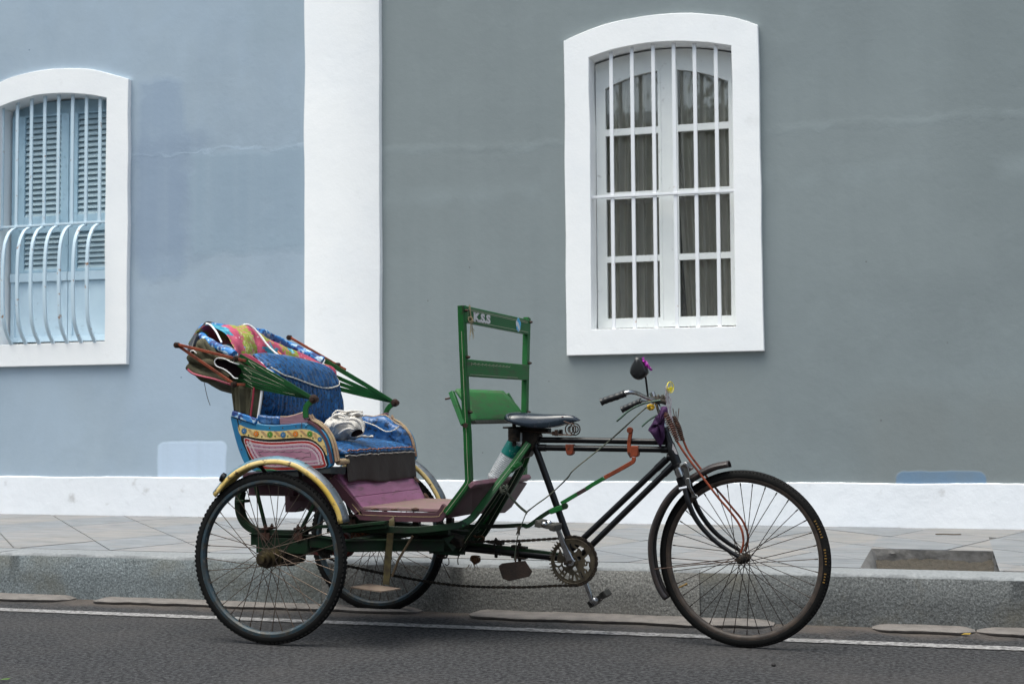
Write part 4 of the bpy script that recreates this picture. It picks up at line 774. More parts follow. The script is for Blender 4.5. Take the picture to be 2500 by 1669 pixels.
# red drum and bracket in the middle of the axle
m = M(); dc = P(F(0, 0), 0) if 0 else P(B(1100, 800), .10); m.lathe([(.02, -.025), (.052, -.025), (.058, -.018), (.058, .02), (.05, .028), (.02, .03)], (.02, .12, .352), (0, 1, 0), 24); rb(m, 'brake_drum', redd)
m = M(); m.bar([V((-.03, -.02, .375)), V((.12, -.02, .37))], .02, .05); m.prism(PXZ(B, [(950, 735), (1130, 745), (1140, 790), (1050, 800), (950, 790)], .1), .09, .13); rb(m, 'red_bracket', redd, bev=.003)
for s_ in (-1, 1):
    # deep channel over the axle then a long rail running to the frame
    p0 = [P(B(x, y), -.405) for x, y in ((520, 655), (560, 650), (950, 665), (1240, 693))]; p1 = PP(B, [(1240, 705, -.40), (1500, 703, -.33), (1780, 703, -.25), (2038, 705, -.17)])+PP(CC, [(180, 800, -.11), (330, 812, -.05), (430, 822, -.02)])
    rail = [V((p.x, s_*abs(p.y), p.z)) for p in [p0[0], p0[2]]+p1]
    m = M(); rl = [V((p.x, p.y, p.z-.012)) for p in rail]; m.bar(cr(rl, 3), .046, .024); m.bar(cr([V((p.x, p.y-s_*0, p.z+.012)) for p in rail], 3), .005, .05); o = rb(m, 'chassis_rail', dgreen, bev=.0015)
    m = M(); q0, q1 = P(B(555, 660), -.42), P(B(950, 790), -.42); m.bx(q0.x, q1.x, s_*.415-.012, s_*.415+.012, q1.z, q0.z); m.build('axle_plate', dgreen, o, bev=.003, smooth=0)
    # leaf spring with the curled end
    cl = [(505, 265), (478, 268), (450, 295), (428, 350), (424, 420), (436, 490), (470, 555), (530, 602), (620, 622), (760, 628), (890, 628)]
    for k in range(4):
        off = (k-1.5)*.0062; pa = []
        base = cr([V((p.x, s_*.405, p.z)) for p in PP(B, cl, -.405)], 5); n = len(base)
        for i in range(n):
            T = (base[min(i+1, n-1)]-base[max(i-1, 0)]).normalized(); N = V((-T.z, 0, T.x)); pa.append(base[i]+N*off)
        m = M(); m.bar(pa[(2 if k < 3 else 12):], .0054, .045); lf = rb(m, 'spring_leaf', dgreen, bev=.001)
    up_ = PP(B, [(890, 632), (940, 612), (985, 585), (1100, 578), (1240, 580), (1400, 560), (1550, 545)], -.405); m = M(); m.bar(cr([V((p.x, s_*abs(p.y), p.z)) for p in up_], 4), .012, .045); m.bar([V((p.x, s_*.40, p.z-.016)) for p in up_[3:]], .016, .035); rb(m, 'spring_arm', dgreen, bev=.001)
    for bx_ in (645, 895):
        q = P(B(bx_, 610), -.405); m = M()
        for yy in (-.028, .028):
            m.tube([V((q.x, s_*.405+yy, q.z-.045)), V((q.x, s_*.405+yy, q.z+.028))], .0045, 8); m.lathe([(.008, 0), (.008, .009)], V((q.x, s_*.405+yy, q.z+.012)), (0, 0, 1), 6)
        m.box(V((q.x, s_*.405, q.z+.01)), (.034, .075, .008)); m.box(V((q.x, s_*.405, q.z-.022)), (.04, .06, .03)); rb(m, 'u_bolt', rust2, bev=.001)
    m = M(); q = P(B(448, 384), -.405); m.box(V((q.x, s_*.405, q.z)), (.038, .055, .012)); rb(m, 'spring_band', dgreen, bev=.002)
    for a_, b_ in (((528, 235), (622, 605)), ((1015, 405), (888, 605))):
        a, b = P(B(*a_), -.39), P(B(*b_), -.405); m = M(); m.bar([V((a.x, s_*.39, a.z+.02)), V((b.x, s_*.40, b.z))], .014, .012); rb(m, 'body_strut', dgreen, bev=.002)
m = M(); cA = P(BM(0, 450), 0); m.bx(.30, .37, -.38, .38, .40, .43); rb(m, 'cross_member', dgreen, bev=.004, smooth=0)
m = M(); q0 = P(BM(120, 590), .2); m.bx(.42, .50, -.02, .38, .368, .40); rb(m, 'cross_member', dgreen, bev=.004, smooth=0)
m = M(); q = P(B(1350, 650), -.12); pa = []
for k in range(140): a = k*.9; pa.append(q+V((.026*cos(a*.37)+.012*cos(a), .02*sin(a*.53), .018*sin(a)+.006*cos(a*.21))))
m.tube(cr(pa, 2), .0022, 5); rb(m, 'rusty_wire_wad', mat('bright_rust_wire', (.17, .05, .012), .85, c2=(.05, .02, .01), s2=80))
# long horizontal member under the floor, brackets
m = M(); m.bar(cr(PP(BM, [(90, 575, -.1), (600, 600, -.1), (1030, 620, -.1), (1400, 600, -.1), (1700, 600, -.1)]), 3), .030, .03); rb(m, 'centre_beam', dgreen, bev=.002)
for x_, y0_, y1_ in ((1075, 350, 780), (1715, 340, 560), (300, 330, 560), (1005, 470, 640)):
    a, b = P(BM(x_, y0_), -.1), P(BM(x_, y1_), -.1); m = M(); m.bx(a.x-.014, a.x+.014, -.115, -.085, b.z, a.z); rb(m, 'floor_bracket', grease, smooth=0, bev=.002)
m = M(); m.prism(PXZ(BM, [(1130, 610), (1340, 620), (1640, 650), (1780, 690), (1950, 760), (1980, 900), (1800, 930), (1500, 900), (1050, 780)], -.06), -.08, .03); rb(m, 'joint_casting', grease, bev=.006)
# ------------------------------------------------------------------ rear mudguards
mg = cr(PP(B, [(214, 330), (300, 222), (370, 160), (440, 117), (510, 88), (580, 72), (650, 65), (720, 66), (800, 80), (870, 105), (950, 155), (1030, 220), (1100, 300), (1150, 380), (1190, 460), (1212, 552)], -.545), 3)
for s_ in (-1, 1):
    cy = V((.006, 0, .355)); pth = [V((p.x, 0, p.z)) for p in mg]; y0 = s_*.515
    full = [(-.028, -.021), (-.0295, -.011), (-.025, -.001), (-.014, .0085), (0, .0115), (.014, .0085), (.025, -.001), (.0295, -.011), (.028, -.021)]
    R = mudguard(pth, cy, full); R = [[p+V((0, y0, 0)) for p in r] for r in R]; n = len(R); m = M()
    for i in range(n-1):
        for k in range(8):
            fr_ = i/n; mt_ = (0 if k < 2 else 2 if k > 5 else 1)
            if mt_ == 1 and fr_ > .62: mt_ = 3
            m.add([R[i][k], R[i][k+1], R[i+1][k+1], R[i+1][k]], [(0, 1, 2, 3)], mt_)
    me_ = m
    o = rb(me_, 'rear_mudguard', [fyellow, fblue, fyellow, fsteel], smooth=60, solid=.003)
    me = o.data; b_ = bmesh.new(); b_.from_mesh(me); bmesh.ops.remove_doubles(b_, verts=b_.verts, dist=1e-5); bmesh.ops.recalc_face_normals(b_, faces=b_.faces); b_.to_mesh(me); b_.free()
    o['label'] = ('near' if s_ < 0 else 'far')+' yellow and blue painted mudguard'
    for fr_ in (.12, .62, .80): q = pth[int(n*fr_)]; m = M(); m.ball(q+V((0, y0+s_*0-.0, .009)), .010, 10, sc=(1, 1, .5)); m.build('mudguard_bolt', boltm, o)
    m = M(); a = pth[int(n*.30)]; m.bar([a+V((0, y0, -.005)), a+V((.03, y0+.03*-s_, -.06))], .014, .006)
    a = pth[int(n*.55)]; m.bar([a+V((0, y0-s_*.02, -.005)), V((a.x-.02, y0-s_*.11, .62))], .014, .006); m.build('mudguard_bracket', grease, o)
m = M(); q = P(B(300, 200), -.53); m.lathe([(.016, -.010), (.020, -.007), (.020, .006), (.014, .010)], q+V((-.003, 0, -.002)), (-.85, -.25, .45), 20); rb(m, 'rear_reflector', black)
# ------------------------------------------------------------------ wooden boards
YB = .40
sl0, sl1 = P(B(1130, 195), -.40), P(B(1325, 480), -.345); fe = P(B(1985, 492), -.30)
def board(name, pts, th, mt, par_=RK, bev=.003):     # quad board with thickness
    a, b, c, d = [V(p) for p in pts]; N = (b-a).cross(d-a).normalized()*th; m = M(); m.add([a, b, c, d, a-N, b-N, c-N, d-N], [(0, 1, 2, 3), (7, 6, 5, 4), (0, 4, 5, 1), (1, 5, 6, 2), (2, 6, 7, 3), (3, 7, 4, 0)]); return rb(m, name, mt, par_, smooth=0, bev=bev)
yA, yB_ = .375, .325
T0 = P(SE(90, 1000), -yA); T1 = P(SE(455, 1485), -yB_)
sb = []
# sloping board made of three planks
for k in range(3):
    t0, t1 = k/3+.004, (k+1)/3-.004
    a, b = T0.lerp(T1, t0), T0.lerp(T1, t1)
    board('sloping_plank', [(a.x, a.y, a.z), (b.x, b.y, b.z), (b.x, -b.y, b.z), (a.x, -a.y, a.z)], -.014, purple, bev=.0015)
F1 = P(BM(1520, 235), -.305)
board('floor_board', [(T1.x, -yB_, T1.z), (F1.x, -.305, F1.z), (F1.x, .305, F1.z), (T1.x, yB_, T1.z)], -.015, floorp)
kt0 = P(LB(330, 905), -.335); kb0 = P(LB(10, 1350), -.30)
def onx(q, x): d = ray(q); d = V((d.dot(AX), d.dot(AN), d.z)); o = O-RO; o = V((o.dot(AX), o.dot(AN), o.z)); t = (x-o.x)/d.x; return o+d*t
kb = P(LB(0, 1388), -.30); kt = kt0
kf = onx(LB(745, 1315), kb.x+.02); kf2 = onx(LB(835, 1240), kb.x+.05); ktf = onx(LB(1032, 935), kt.x)
m = M(); tp_ = [V((kb.x, -.30, kb.z)), V((kb.x, -.02, kb.z)), kf, kf2, ktf, V((kt.x, -.335, kt.z-.006))]
m.add(tp_+[p+V((-.014, 0, .006)) for p in tp_], [(0, 1, 2, 3, 4, 5), (11, 10, 9, 8, 7, 6)]+[(k, (k+1) % 6, (k+1) % 6+6, k+6) for k in range(6)]); rb(m, 'kick_board', purpled, smooth=0, bev=.002)
m = M(); a, b = V((kt.x, -.345, kt.z)), V((ktf.x, ktf.y+.01, ktf.z+.008)); Rr_ = Matrix.Rotation(rad(-35), 3, 'Y'); m.box((a+b)/2, (.03, (b-a).length, .022), Rr_); rb(m, 'kick_rail', mat('faded_mauve_rail', (.17, .075, .10), .6, c2=(.12, .06, .07), s2=12, dirt=(.08, .06, .05), ds=30), bev=.004)
for s_ in (-1, 1):       # side runner following the boards
    pa = [V((T0.x-.008, s_*(yA+.012), T0.z-.014)), V((T1.x-.03, s_*(yB_+.014), T1.z+.026)), V((T1.x+.005, s_*(yB_+.013), T1.z-.010)), V((T1.x+.03, s_*(yB_+.012), T1.z-.020)), V((F1.x-.03, s_*.318, F1.z-.020)), V((F1.x+.01, s_*.316, F1.z-.008)), V((F1.x+.035, s_*.318, F1.z+.025))]
    m = M(); m.bar(cr(pa, 4), .038, .020); rn = rb(m, 'side_runner', purpled, bev=.003)
    m = M(); m.bar([V((p.x, p.y-.0105*(1 if s_ < 0 else -1), p.z+.003)) for p in cr(pa, 4)], .0025, .001); m.build('painted_line', cane, rn, smooth=0)
for px, py in ((205, 1130), (380, 1385), (630, 1478), (1185, 1478), (905, 1485), (1205, 1075), (1335, 1295)):
    y_ = -.33 if px < 700 or py > 1450 else .33; y_ = -.31 if px in (905, 1185) else y_
    q = P(SE(px, py), y_); m = M(); m.lathe([(.017, 0), (.017, .003), (.006, .007), (.001, .008)], q+V((.004, 0, .002)), (.75, 0, .66) if px < 500 or px == 1335 or px == 1205 else (0, 0, 1), 14); rb(m, 'board_washer', rust2)
# butterfly motif and scroll painted on the sloping board
nb = V((T1.z-T0.z, 0, -(T1.x-T0.x))).normalized()*-1
def onb(px, py):
    d = ray(SE(px, py)); d = V((d.dot(AX), d.dot(AN), d.z)); o = O-RO; o = V((o.dot(AX), o.dot(AN), o.z)); t = (T0-o).dot(nb)/d.dot(nb); return o+d*t+nb*(.0012 if nb.z > 0 else -.0012)
m = M()
for pl in ([(720, 1110), (745, 1150), (780, 1185)], [(780, 1185), (745, 1160), (730, 1190), (745, 1220), (775, 1210), (780, 1185)], [(780, 1185), (820, 1160), (838, 1185), (825, 1215), (795, 1210), (780, 1185)], [(785, 1210), (805, 1250), (840, 1275), (820, 1235), (790, 1205)], [(330, 1140), (420, 1180), (520, 1190), (600, 1165), (660, 1110)], [(320, 1190), (400, 1270), (470, 1365)], [(750, 1110), (775, 1150), (785, 1180)]):
    m.tube(cr([onb(*p) for p in pl], 4), .0011, 5)
rb(m, 'painted_motif', whitep)
# seat box under the seat
m = M(); m.bx(-.20, .02, -.34, .34, .60, .66); m.bx(-.02, .20, -.30, .34, .575, .70); m.bx(-.21, .22, -.37, .37, .655, .70); rb(m, 'seat_box', purpled, smooth=0, bev=.003)
bkp = PXZ(B, [(825, 260), (830, 462), (905, 462), (925, 440), (950, 425), (985, 432), (1010, 455), (1180, 470), (1180, 260)], .05); m = M(); m.prism(bkp, -.02, .06); rb(m, 'seat_bracket_board', purpled, smooth=0, bev=.002)
# step
m = M(); a, b = P(B(1585, 525), -.345), P(B(1545, 1022), -.345); m.bar(cr([V((a.x-.012, -.28, a.z+.006)), V((a.x-.004, -.335, a.z+.003)), V((a.x, -.345, a.z-.02)), V((a.x*.5+b.x*.5, -.345, (a.z+b.z)/2)), b], 4), .029, .006); stp = rb(m, 'step_hanger', olive_metal, bev=.001)
m = M(); m.tube([P(B(1590, 960), -.34), P(B(1640, 830), -.335), P(B(1750, 650), -.33)], .0055, 8); m.build('step_brace', mat('rusty_brace', (.07, .045, .022), .7), stp)
sx = [PP(B, [(1268, 1040), (1412, 1012), (1655, 1052), (1508, 1072)], 0)]
zst = b.z-.002
def onz(q, z): d = ray(q); t = (z-O.z)/d.z; p = O+d*t-RO; return V((p.dot(AX), p.dot(AN), z))
st_ = [onz(B(x, y), zst) for x, y in ((1268, 1040), (1412, 1013), (1655, 1052), (1508, 1073))]
m = M(); m.add([p for p in st_]+[p-V((0, 0, .005)) for p in st_], [(0, 1, 2, 3), (7, 6, 5, 4), (0, 4, 5, 1), (1, 5, 6, 2), (2, 6, 7, 3), (3, 7, 4, 0)]); m.build('step_plate', mat('worn_step_wood', (.15, .11, .08), .8, c2=(.09, .06, .045), s2=20), stp, smooth=0)
# ------------------------------------------------------------------ painted side panels
YS = -.415
panel = [(185, 255), (290, 297), (450, 345), (640, 380), (900, 408), (1180, 395), (1400, 372), (1550, 385), (1700, 440), (1830, 560), (1905, 720), (1940, 900), (1947, 1115), (1700, 1180), (1250, 1208), (700, 1215), (560, 1190), (430, 1075), (330, 850), (240, 540)]
pxz = cr2(PXZ(SP, panel, YS-.008), 3, True)
for s_ in (-1, 1):
    m = M(); m.prism(pxz, s_*.423-.011, s_*.423+.011); pn = rb(m, 'side_panel', bluep, smooth=30, bev=.003)
    if s_ > 0: continue
    y = YS-.0195
    yel = cr2(PXZ(SP, [(300, 405), (470, 465), (700, 500), (1000, 515), (1250, 490), (1450, 480), (1600, 515), (1720, 590), (1800, 720), (1845, 940), (1760, 830), (1660, 730), (1540, 665), (1400, 640), (1100, 652), (850, 668), (600, 640), (350, 600)], y), 3, True)
    m = M(); m.prism(yel, y-.001, y); m.build('flower_band', yellowp, pn, smooth=0)
    blk = cr2(PXZ(SP, [(345, 595), (600, 632), (850, 655), (1100, 640), (1400, 625), (1560, 650), (1680, 720), (1780, 830), (1838, 960), (1855, 1125), (1600, 1175), (900, 1198), (560, 1100), (440, 860)], y), 3, True)
    m = M(); m.prism(blk, y-.0018, y-.0002); m.build('black_border', blackp, pn, smooth=0)
    wl = cr2(PXZ(SP, [(402, 640), (600, 675), (850, 702), (1150, 692), (1400, 675), (1560, 690), (1680, 760), (1770, 870), (1808, 1000), (1820, 1135), (1500, 1172), (950, 1196), (700, 1150), (560, 1030), (470, 870)], y), 3, True)
    sgn = 1
    def ins(p, d): 
        q = offset(p, d); cx_ = sum(a for a, _ in p)/len(p)
        w0 = max(a for a, _ in p)-min(a for a, _ in p); w1 = max(a for a, _ in q)-min(a for a, _ in q)
        return q if (w1 < w0) == (d > 0) else offset(p, -d)
    m = M(); m.prism(wl, y-.0026, y-.001); m.build('white_outline', whitep, pn, smooth=0)
    rd = ins(wl, .0022); m = M(); m.prism(rd, y-.0034, y-.002); m.build('red_border', redp, pn, smooth=0)
    mv = ins(wl, .0135); m = M(); m.prism(ins(wl, .0118), y-.0040, y-.003); m.build('inner_outline', whitep, pn, smooth=0)
    m = M(); m.prism(mv, y-.0048, y-.0035); m.build('mauve_field', mauve, pn, smooth=0)
    yy = y-.0052; m = M(); mk = M()
    for d_, w_ in ((.0160, .0010), (.0182, .0008), (.0275, .0010), (.0300, .0012), (.0335, .0008)):
        r_ = ins(wl, d_); m.strip(r_, (offset(r_, w_) and w_), yy, yy, True)
    m.build('white_ruling', whitep, pn, smooth=0)
    r_ = ins(wl, .0232); L_ = 0; dots = []
    for i in range(len(r_)):
        a, b = V(r_[i]), V(r_[(i+1) % len(r_)]); L_ += (b-a).length
        if L_ > .0085: L_ = 0; dots.append((b, math.atan2(b.y-a.y, b.x-a.x)))
    md = M(); mr = M()
    for k, (p, an) in enumerate(dots):
        (md if k % 2 else mr).prism([(p.x+.0030*cos(a_+an)*(1.0 if j_ % 2 else .35), p.y+.0030*sin(a_+an)*(1.0 if j_ % 2 else .35)) for j_, a_ in enumerate([q*pi/4+pi/4 for q in range(8)])], yy-.0004, yy)
    md.build('black_dots', blackp, pn, smooth=0, kind='stuff'); mr.build('red_dots', redp, pn, smooth=0, kind='stuff')
    mk = M()
    def scal(pts, n_):
        for i in range(len(pts)-1):
            a, b = P(SP(*pts[i]), yy), P(SP(*pts[i+1]), yy); d = b-a; up_s = V((0, 0, -1)) if pts[i][1] < 900 else V((0, 0, 1))
            q = [a.lerp(b, k/6)+up_s*.0042*sin(pi*k/6) for k in range(7)]; mk.tube([V((v.x, yy, v.z)) for v in q], .0008, 4)
    scal([(640, 860), (720, 858), (840, 860), (970, 860), (1110, 860), (1260, 860), (1400, 860), (1545, 880)], 0); scal([(1275, 1000), (1410, 985), (1560, 965)], 0); scal([(650, 930), (760, 970), (860, 985), (960, 985)], 0)
    mk.tube([P(SP(640, 860), yy), P(SP(690, 935), yy)], .0008, 4); mk.tube([P(SP(1545, 880), yy), P(SP(1560, 965), yy)], .0008, 4); mk.build('black_scallops', blackp, pn, smooth=0)
    lf = M(); rl_ = M(); fcol = {'b': (blueflp, 'blue_flower'), 'o': (orangep, 'orange_flower'), 'g': (greenfl, 'green_flower')}
    for (fx, fy_, c_) in ((390, 510, 'b'), (600, 560, 'o'), (840, 572, 'g'), (1070, 577, 'b'), (1287, 562, 'o'), (1533, 563, 'g'), (1708, 655, 'b')):
        c = P(SP(fx, fy_), yy); k_ = .95 if fx > 1650 else 1.2; f_ = M()
        f_.prism(circ(c.x, c.z, .0056*k_), y-.0021, y-.0009)
        for q in range(8):
            a = q*pi/4+.2; pc = c+V((cos(a)*.0066*k_, 0, sin(a)*.0066*k_)); f_.prism([(pc.x+.0048*k_*(cos(t)*cos(a)-.45*sin(t)*sin(a)), pc.z+.0048*k_*(cos(t)*sin(a)+.45*sin(t)*cos(a))) for t in [j*pi/4 for j in range(8)]], y-.0023-.00005*q, y-.0008)
            a += pi/8; lf.prism([(c.x+.0085*k_*cos(a+.12), c.z+.0085*k_*sin(a+.12)), (c.x+.0125*k_*cos(a), c.z+.0125*k_*sin(a)), (c.x+.0085*k_*cos(a-.12), c.z+.0085*k_*sin(a-.12))], y-.0020, y-.0008)
        f_.prism(circ(c.x, c.z,   .0026*k_), y-.0031, y-.0015, 1); f_.prism(circ(c.x, c.z, .0016*k_), y-.0036, y-.002, 2); f_.build(fcol[c_][1], [fcol[c_][0], blackp, whitep], pn, smooth=0)
    for (x0, y0, x1, y1) in ((470, 480, 540, 590), (690, 510, 780, 615), (920, 510, 1010, 610), (1140, 510, 1230, 605), (1370, 500, 1470, 600), (1600, 540, 1650, 640), (1770, 760, 1820, 880)):
        for j, mm_ in ((0, rl_), (1, lf), (2, rl_)):
            a, b = P(SP(x0+j*14, y0), y), P(SP(x1+j*14, y1), y); mm_.tube([V((v.x, y-.0015, v.z)) for v in cr([a, a.lerp(b, .5)+V((.002*(j-1), 0, .002)), b], 4)], .0007, 4)
        c = P(SP((x0+x1)/2-25, y1-8), y)
        for q in range(3): a = q*2.1+.5; lf.prism(circ(c.x+.0024*cos(a), c.z+.0024*sin(a), .0018, 8), y-.0022, y-.001)
    lf.build('painted_leaves', leafp, pn, smooth=0, kind='stuff'); rl_.build('red_stems', redp, pn, smooth=0, kind='stuff')
    for sx_, sy_ in ((340, 352), (843, 458), (1070, 455), (1300, 432), (352, 832)):
        c = P(SP(sx_, sy_), y); q = M(); q.lathe([(.0030, 0), (.0030, -.001), (.001, -.0012)], c+V((0, .001, 0)), (0, 1, 0), 10); q.build('screw', rust2, pn)
    for sx_, sy_ in ((1475, 425), (1765, 565), (1880, 915)):
        c = P(SP(sx_, sy_), y); q = M(); q.ball(c, .0055, 12, sc=(1, .6, 1)); q.build('panel_bolt', bluep, pn)
    m = M(); m.bar([P(SP(1400, 368), y), P(SP(1402, 475), y)], .0016, .0015); m.build('panel_joint', rust2, pn)
    q0 = PXZ(SP, [(272, 300), (288, 305), (330, 500), (315, 500)], y); m = M(); m.prism(q0, y-.001, y+.001); m.build('panel_seam', blackp, pn, smooth=0)
# cane-wrapped armrest front edge, near and far
ce = PP(SP, [(1545, 235), (1600, 320), (1700, 375), (1800, 460), (1890, 580), (1950, 720), (1985, 860), (2015, 1040)], YS)
for s_ in (-1, 1):
    m = M()
    for k, (ox, oy) in enumerate(((-.008, -.008), (.0, .003), (.008, -.004), (.003, -.012))[:4 if s_ < 0 else 1]):
        pa = []
        for i, p in enumerate(ce): pa.append(V((p.x+ox, s_*(.418+oy*1.0), p.z+.3*ox)))
        m.tube(cr(pa, 5), [.0055+.0012*NZ.noise(V((i*.35, k*3, 0))) for i in range(len(cr(pa, 5)))], 8)
    rb(m, 'cane_edging', cane)
m = M(); m.bar(cr([V((p.x-.014, -.424, p.z-.006)) for p in ce[1:]], 4), .010, .03); rb(m, 'panel_edge_strip', purpled)
for s_ in (-1, 1):
    blk_ = PXZ(SP, [(1030, 282), (1150, 268), (1270, 240), (1438, 188), (1440, 285), (1530, 292), (1522, 365), (1180, 395), (1040, 402)], YS); m = M(); m.prism(blk_, s_*.405-.018, s_*.405+.018); o = rb(m, 'armrest_block', mat('mauve_wood', (.24, .12, .16), .6, c2=(.16, .09, .10), s2=20, stretch=(1, 1, 6)), smooth=0, bev=.002)
    pad = cr2(PXZ(SP, [(648, 225), (780, 245), (900, 255), (1032, 262), (1032, 395), (850, 400), (660, 372)], YS), 2, True); m = M(); m.prism(pad, s_*.402-.022, s_*.402+.022); rb(m, 'armrest_pad', bluefab2, smooth=60, bev=.008)
    m = M(); m.bar(cr([V((p.x, s_*abs(p.y), p.z)) for p in PP(SP, [(200, 205, -.43), (350, 255, -.43), (480, 300, -.43), (620, 350, -.43)])], 4), .026, .02); rb(m, 'armrest_cloth_strip', paisley, bev=.004)
m = M(); m.tube(PP(SP, [(1030, 262), (1150, 262), (1270, 236), (1438, 184)], YS-.0), .003, 6); rb(m, 'worn_edge', cane)
# dark strap and cream peg below the arm
m = M(); m.bar(cr(PP(SP, [(900, 1262, -.43), (1300, 1250, -.43), (1600, 1200, -.43), (1860, 1190, -.43), (2000, 1200, -.41), (2140, 1195, -.36)]), 5), .026, .004); m.bar(PP(SE, [(0, 950, -.42), (120, 950, -.40), (240, 950, -.36)]), .026, .004); rb(m, 'rubber_strap', pvc)
m = M(); q = P(SE(188, 822), -.38); m.lathe([(.013, -.03), (.014, .01), (.014, .05)], q, (0, 1, 0), 14); rb(m, 'cream_peg', cane)
# ------------------------------------------------------------------ upholstery
def coons(bt, tp, lf_, rg, nu, nv):
    bt, tp, lf_, rg = [cr(x, 12) for x in (bt, tp, lf_, rg)]
    def ev(c, t): f = t*(len(c)-1); i = min(int(f), len(c)-2); return c[i].lerp(c[i+1], f-i)
    rows = []
    for j in range(nv+1):
        v = j/nv; row = []
        for i in range(nu+1):
            u = i/nu; p = ev(bt, u)*(1-v)+ev(tp, u)*v+ev(lf_, v)*(1-u)+ev(rg, v)*u-(ev(bt, 0)*(1-u)*(1-v)+ev(bt, 1)*u*(1-v)+ev(tp, 0)*(1-u)*v+ev(tp, 1)*u*v); row.append(p)
        rows.append(row)
    return rows
bt = PP(BR, [(500, 1230, -.36), (900, 1330, -.2), (1300, 1400, 0), (1650, 1420, .2), (1900, 1330, .36)])
tp = PP(BR, [(370, 190, -.33), (560, 168, -.26), (800, 190, -.15), (1080, 232, 0), (1350, 300, .15), (1560, 360, .27), (1690, 470, .35)])
lf_ = [bt[0]]+PP(BR, [(560, 800, -.36), (600, 500, -.35)])+[tp[0]]
rg = [bt[-1]]+PP(BR, [(1930, 1100, .37), (1860, 800, .375), (1780, 600, .37)])+[tp[-1]]
rows = coons(bt, tp, lf_, rg, 160, 40)
flapz = lambda u: .60+.0*u
for j, row in enumerate(rows):
    v = j/40
    for i, p in enumerate(row):
        u = i/160; ed = min(1, u*8, (1-u)*8)*min(1, (1-v)*5, v*6+.3); p.x += .035*math.sqrt(max(0, ed))
        fl_ = .56+.10*cos(2*pi*(u-.1))*.6+(.25 if u < .12 else 0)*(1-u/.12)+(.30*((u-.84)/.16)**2 if u > .84 else 0)
        if v < fl_: p.x += .007*abs(sin(u*pi*22+.8*sin(v*3)))*min(1, ed*2)-.004*math.exp(-((v-fl_)/.03)**2)
        else: p.x += .010+.0022*sin(u*pi*34+v*9)
        p.x += NZ.noise(V((u*8, v*6, 0)))*.005
m = M(); m.grid(rows); bk = rb(m, 'backrest', bluefab, smooth=60, solid=.01)
pip = []; 
for i in range(6, 156):
    u = i/160; fl_ = .56+.10*cos(2*pi*(u-.1))*.6+(.25 if u < .12 else 0)*(1-u/.12)+(.30*((u-.84)/.16)**2 if u > .84 else 0); fl_ = min(fl_, .93); f = fl_*40; j = min(int(f), 39); pip.append(rows[j][i].lerp(rows[j+1][i], f-j)+V((.006, 0, 0)))
pip = [sum((pip[min(max(i+k, 0), len(pip)-1)] for k in range(-5, 6)), V())/11+V((.004, 0, 0)) for i in range(len(pip))]
m = M(); m.tube(pip, .0036, 6); m.build('piping', creampip, bk)
m = M()
for k in range(3, 20):
    i = int(160*(k/22)); 
    if i > 158: continue
    f0 = .10+.1*random.random(); pts = []
    for j in range(int(40*f0), 24): 
        pts.append(rows[j][i]+V((.0035, 0, 0)))
    fl_ = .56+.10*cos(2*pi*(i/160-.1))*.6
    pts = [p for jj, p in zip(range(int(40*f0), 24), pts) if jj/40 < fl_-.02]
    if len(pts) > 3: m.tube(pts, .0018, 4)
m.build('pleat_stitching', mat('pale_pleat_line', (.18, .26, .40), .5), bk)
# back board behind the upholstery
m = M(); m.grid([[p+V((-.055, 0, 0)) for p in r[::8]] for r in rows[::8]]); rb(m, 'back_board', canvas, smooth=60, solid=.006)
m = M(); m.tube([p+V((-.004, 0, 0)) for p in cr(rg, 5)], .006, 8); m.build('edge_binding', blackcl, bk)
# seat cushion
cf_n, cf_f = P(SE(238, 745), -.349), P(SE(1175, 738), .349); zf0 = P(SE(240, 745), -.349).z; zf1 = P(SE(262, 662), -.349).z; crown = P(SE(650, 492), .0)
m = M(); ny_ = 70; R = []
for k in range(ny_+1):
    y = -.355+.71*k/ny_; e = min(1, (k/ny_)*9, (1-k/ny_)*9); e = e**.5; xf = cf_n.x+.004*sin(k*.9); x0 = -.25
    sag = .006*NZ.noise(V((k*.15, 0, 0)))
    pr = [(xf-.01, zf0), (xf+.004, zf0+.008), (xf+.012, (zf0+zf1)/2+.002), (xf+.004, zf1-.004), (xf-.010, zf1+.006), (xf-.06, zf1+.024), (xf-.13, zf1+.036), (xf-.22, zf1+.044), (xf-.34, zf1+.042), (xf-.44, zf1+.030), (xf-.48, zf1+.0), (xf-.48, zf0), (xf-.2, zf0-.004)]
    R.append([V((x_, y, (zf0+(z_-zf0)*(.75+.25*e))+sag+(NZ.noise(V((x_*14, y*16, 0)))*.004 if z_ > zf1 else 0)+(.0016*sin(k*1.35+x_*30) if z_ > zf1-.01 else .0025*NZ.noise(V((k*.5, z_*30, 1)))))) for x_, z_ in pr])
m.rings(R); cu = rb(m, 'seat_cushion', bluefab, smooth=70, sub=1)
m = M(); m.tube([V((R[k][3].x+.001, R[k][3].y, R[k][3].z+.003)) for k in range(1, ny_)], .0022, 6); m.build('cushion_seam', mat('orange_piping', (.38, .14, .07), .6), cu); m = M(); m.tube([V((R[k][1].x+.001, R[k][1].y, R[k][1].z-.006)) for k in range(0, ny_+1)], .0028, 6); m.build('piping', creampip, cu)
# hanging apron
zb_n = P(SE(255, 1103), -.345).z; zb_f = P(SE(1195, 1050), .35).z; rows_ = []
for j in range(13):
    v = j/12; rows_.append([V((cf_n.x+.004+.010*v+.004*v*sin(u*17+1)+.0016*sin(u*39)*v, (-.349+.70*u)*(1+.012*v), (zf0-.001)*(1-v)+(zb_n+(zb_f-zb_n)*u+.006*sin(u*9))*v)) for u in [i/60 for i in range(61)]])
m = M(); m.grid(rows_); rb(m, 'seat_apron', apron, smooth=70, solid=.003)
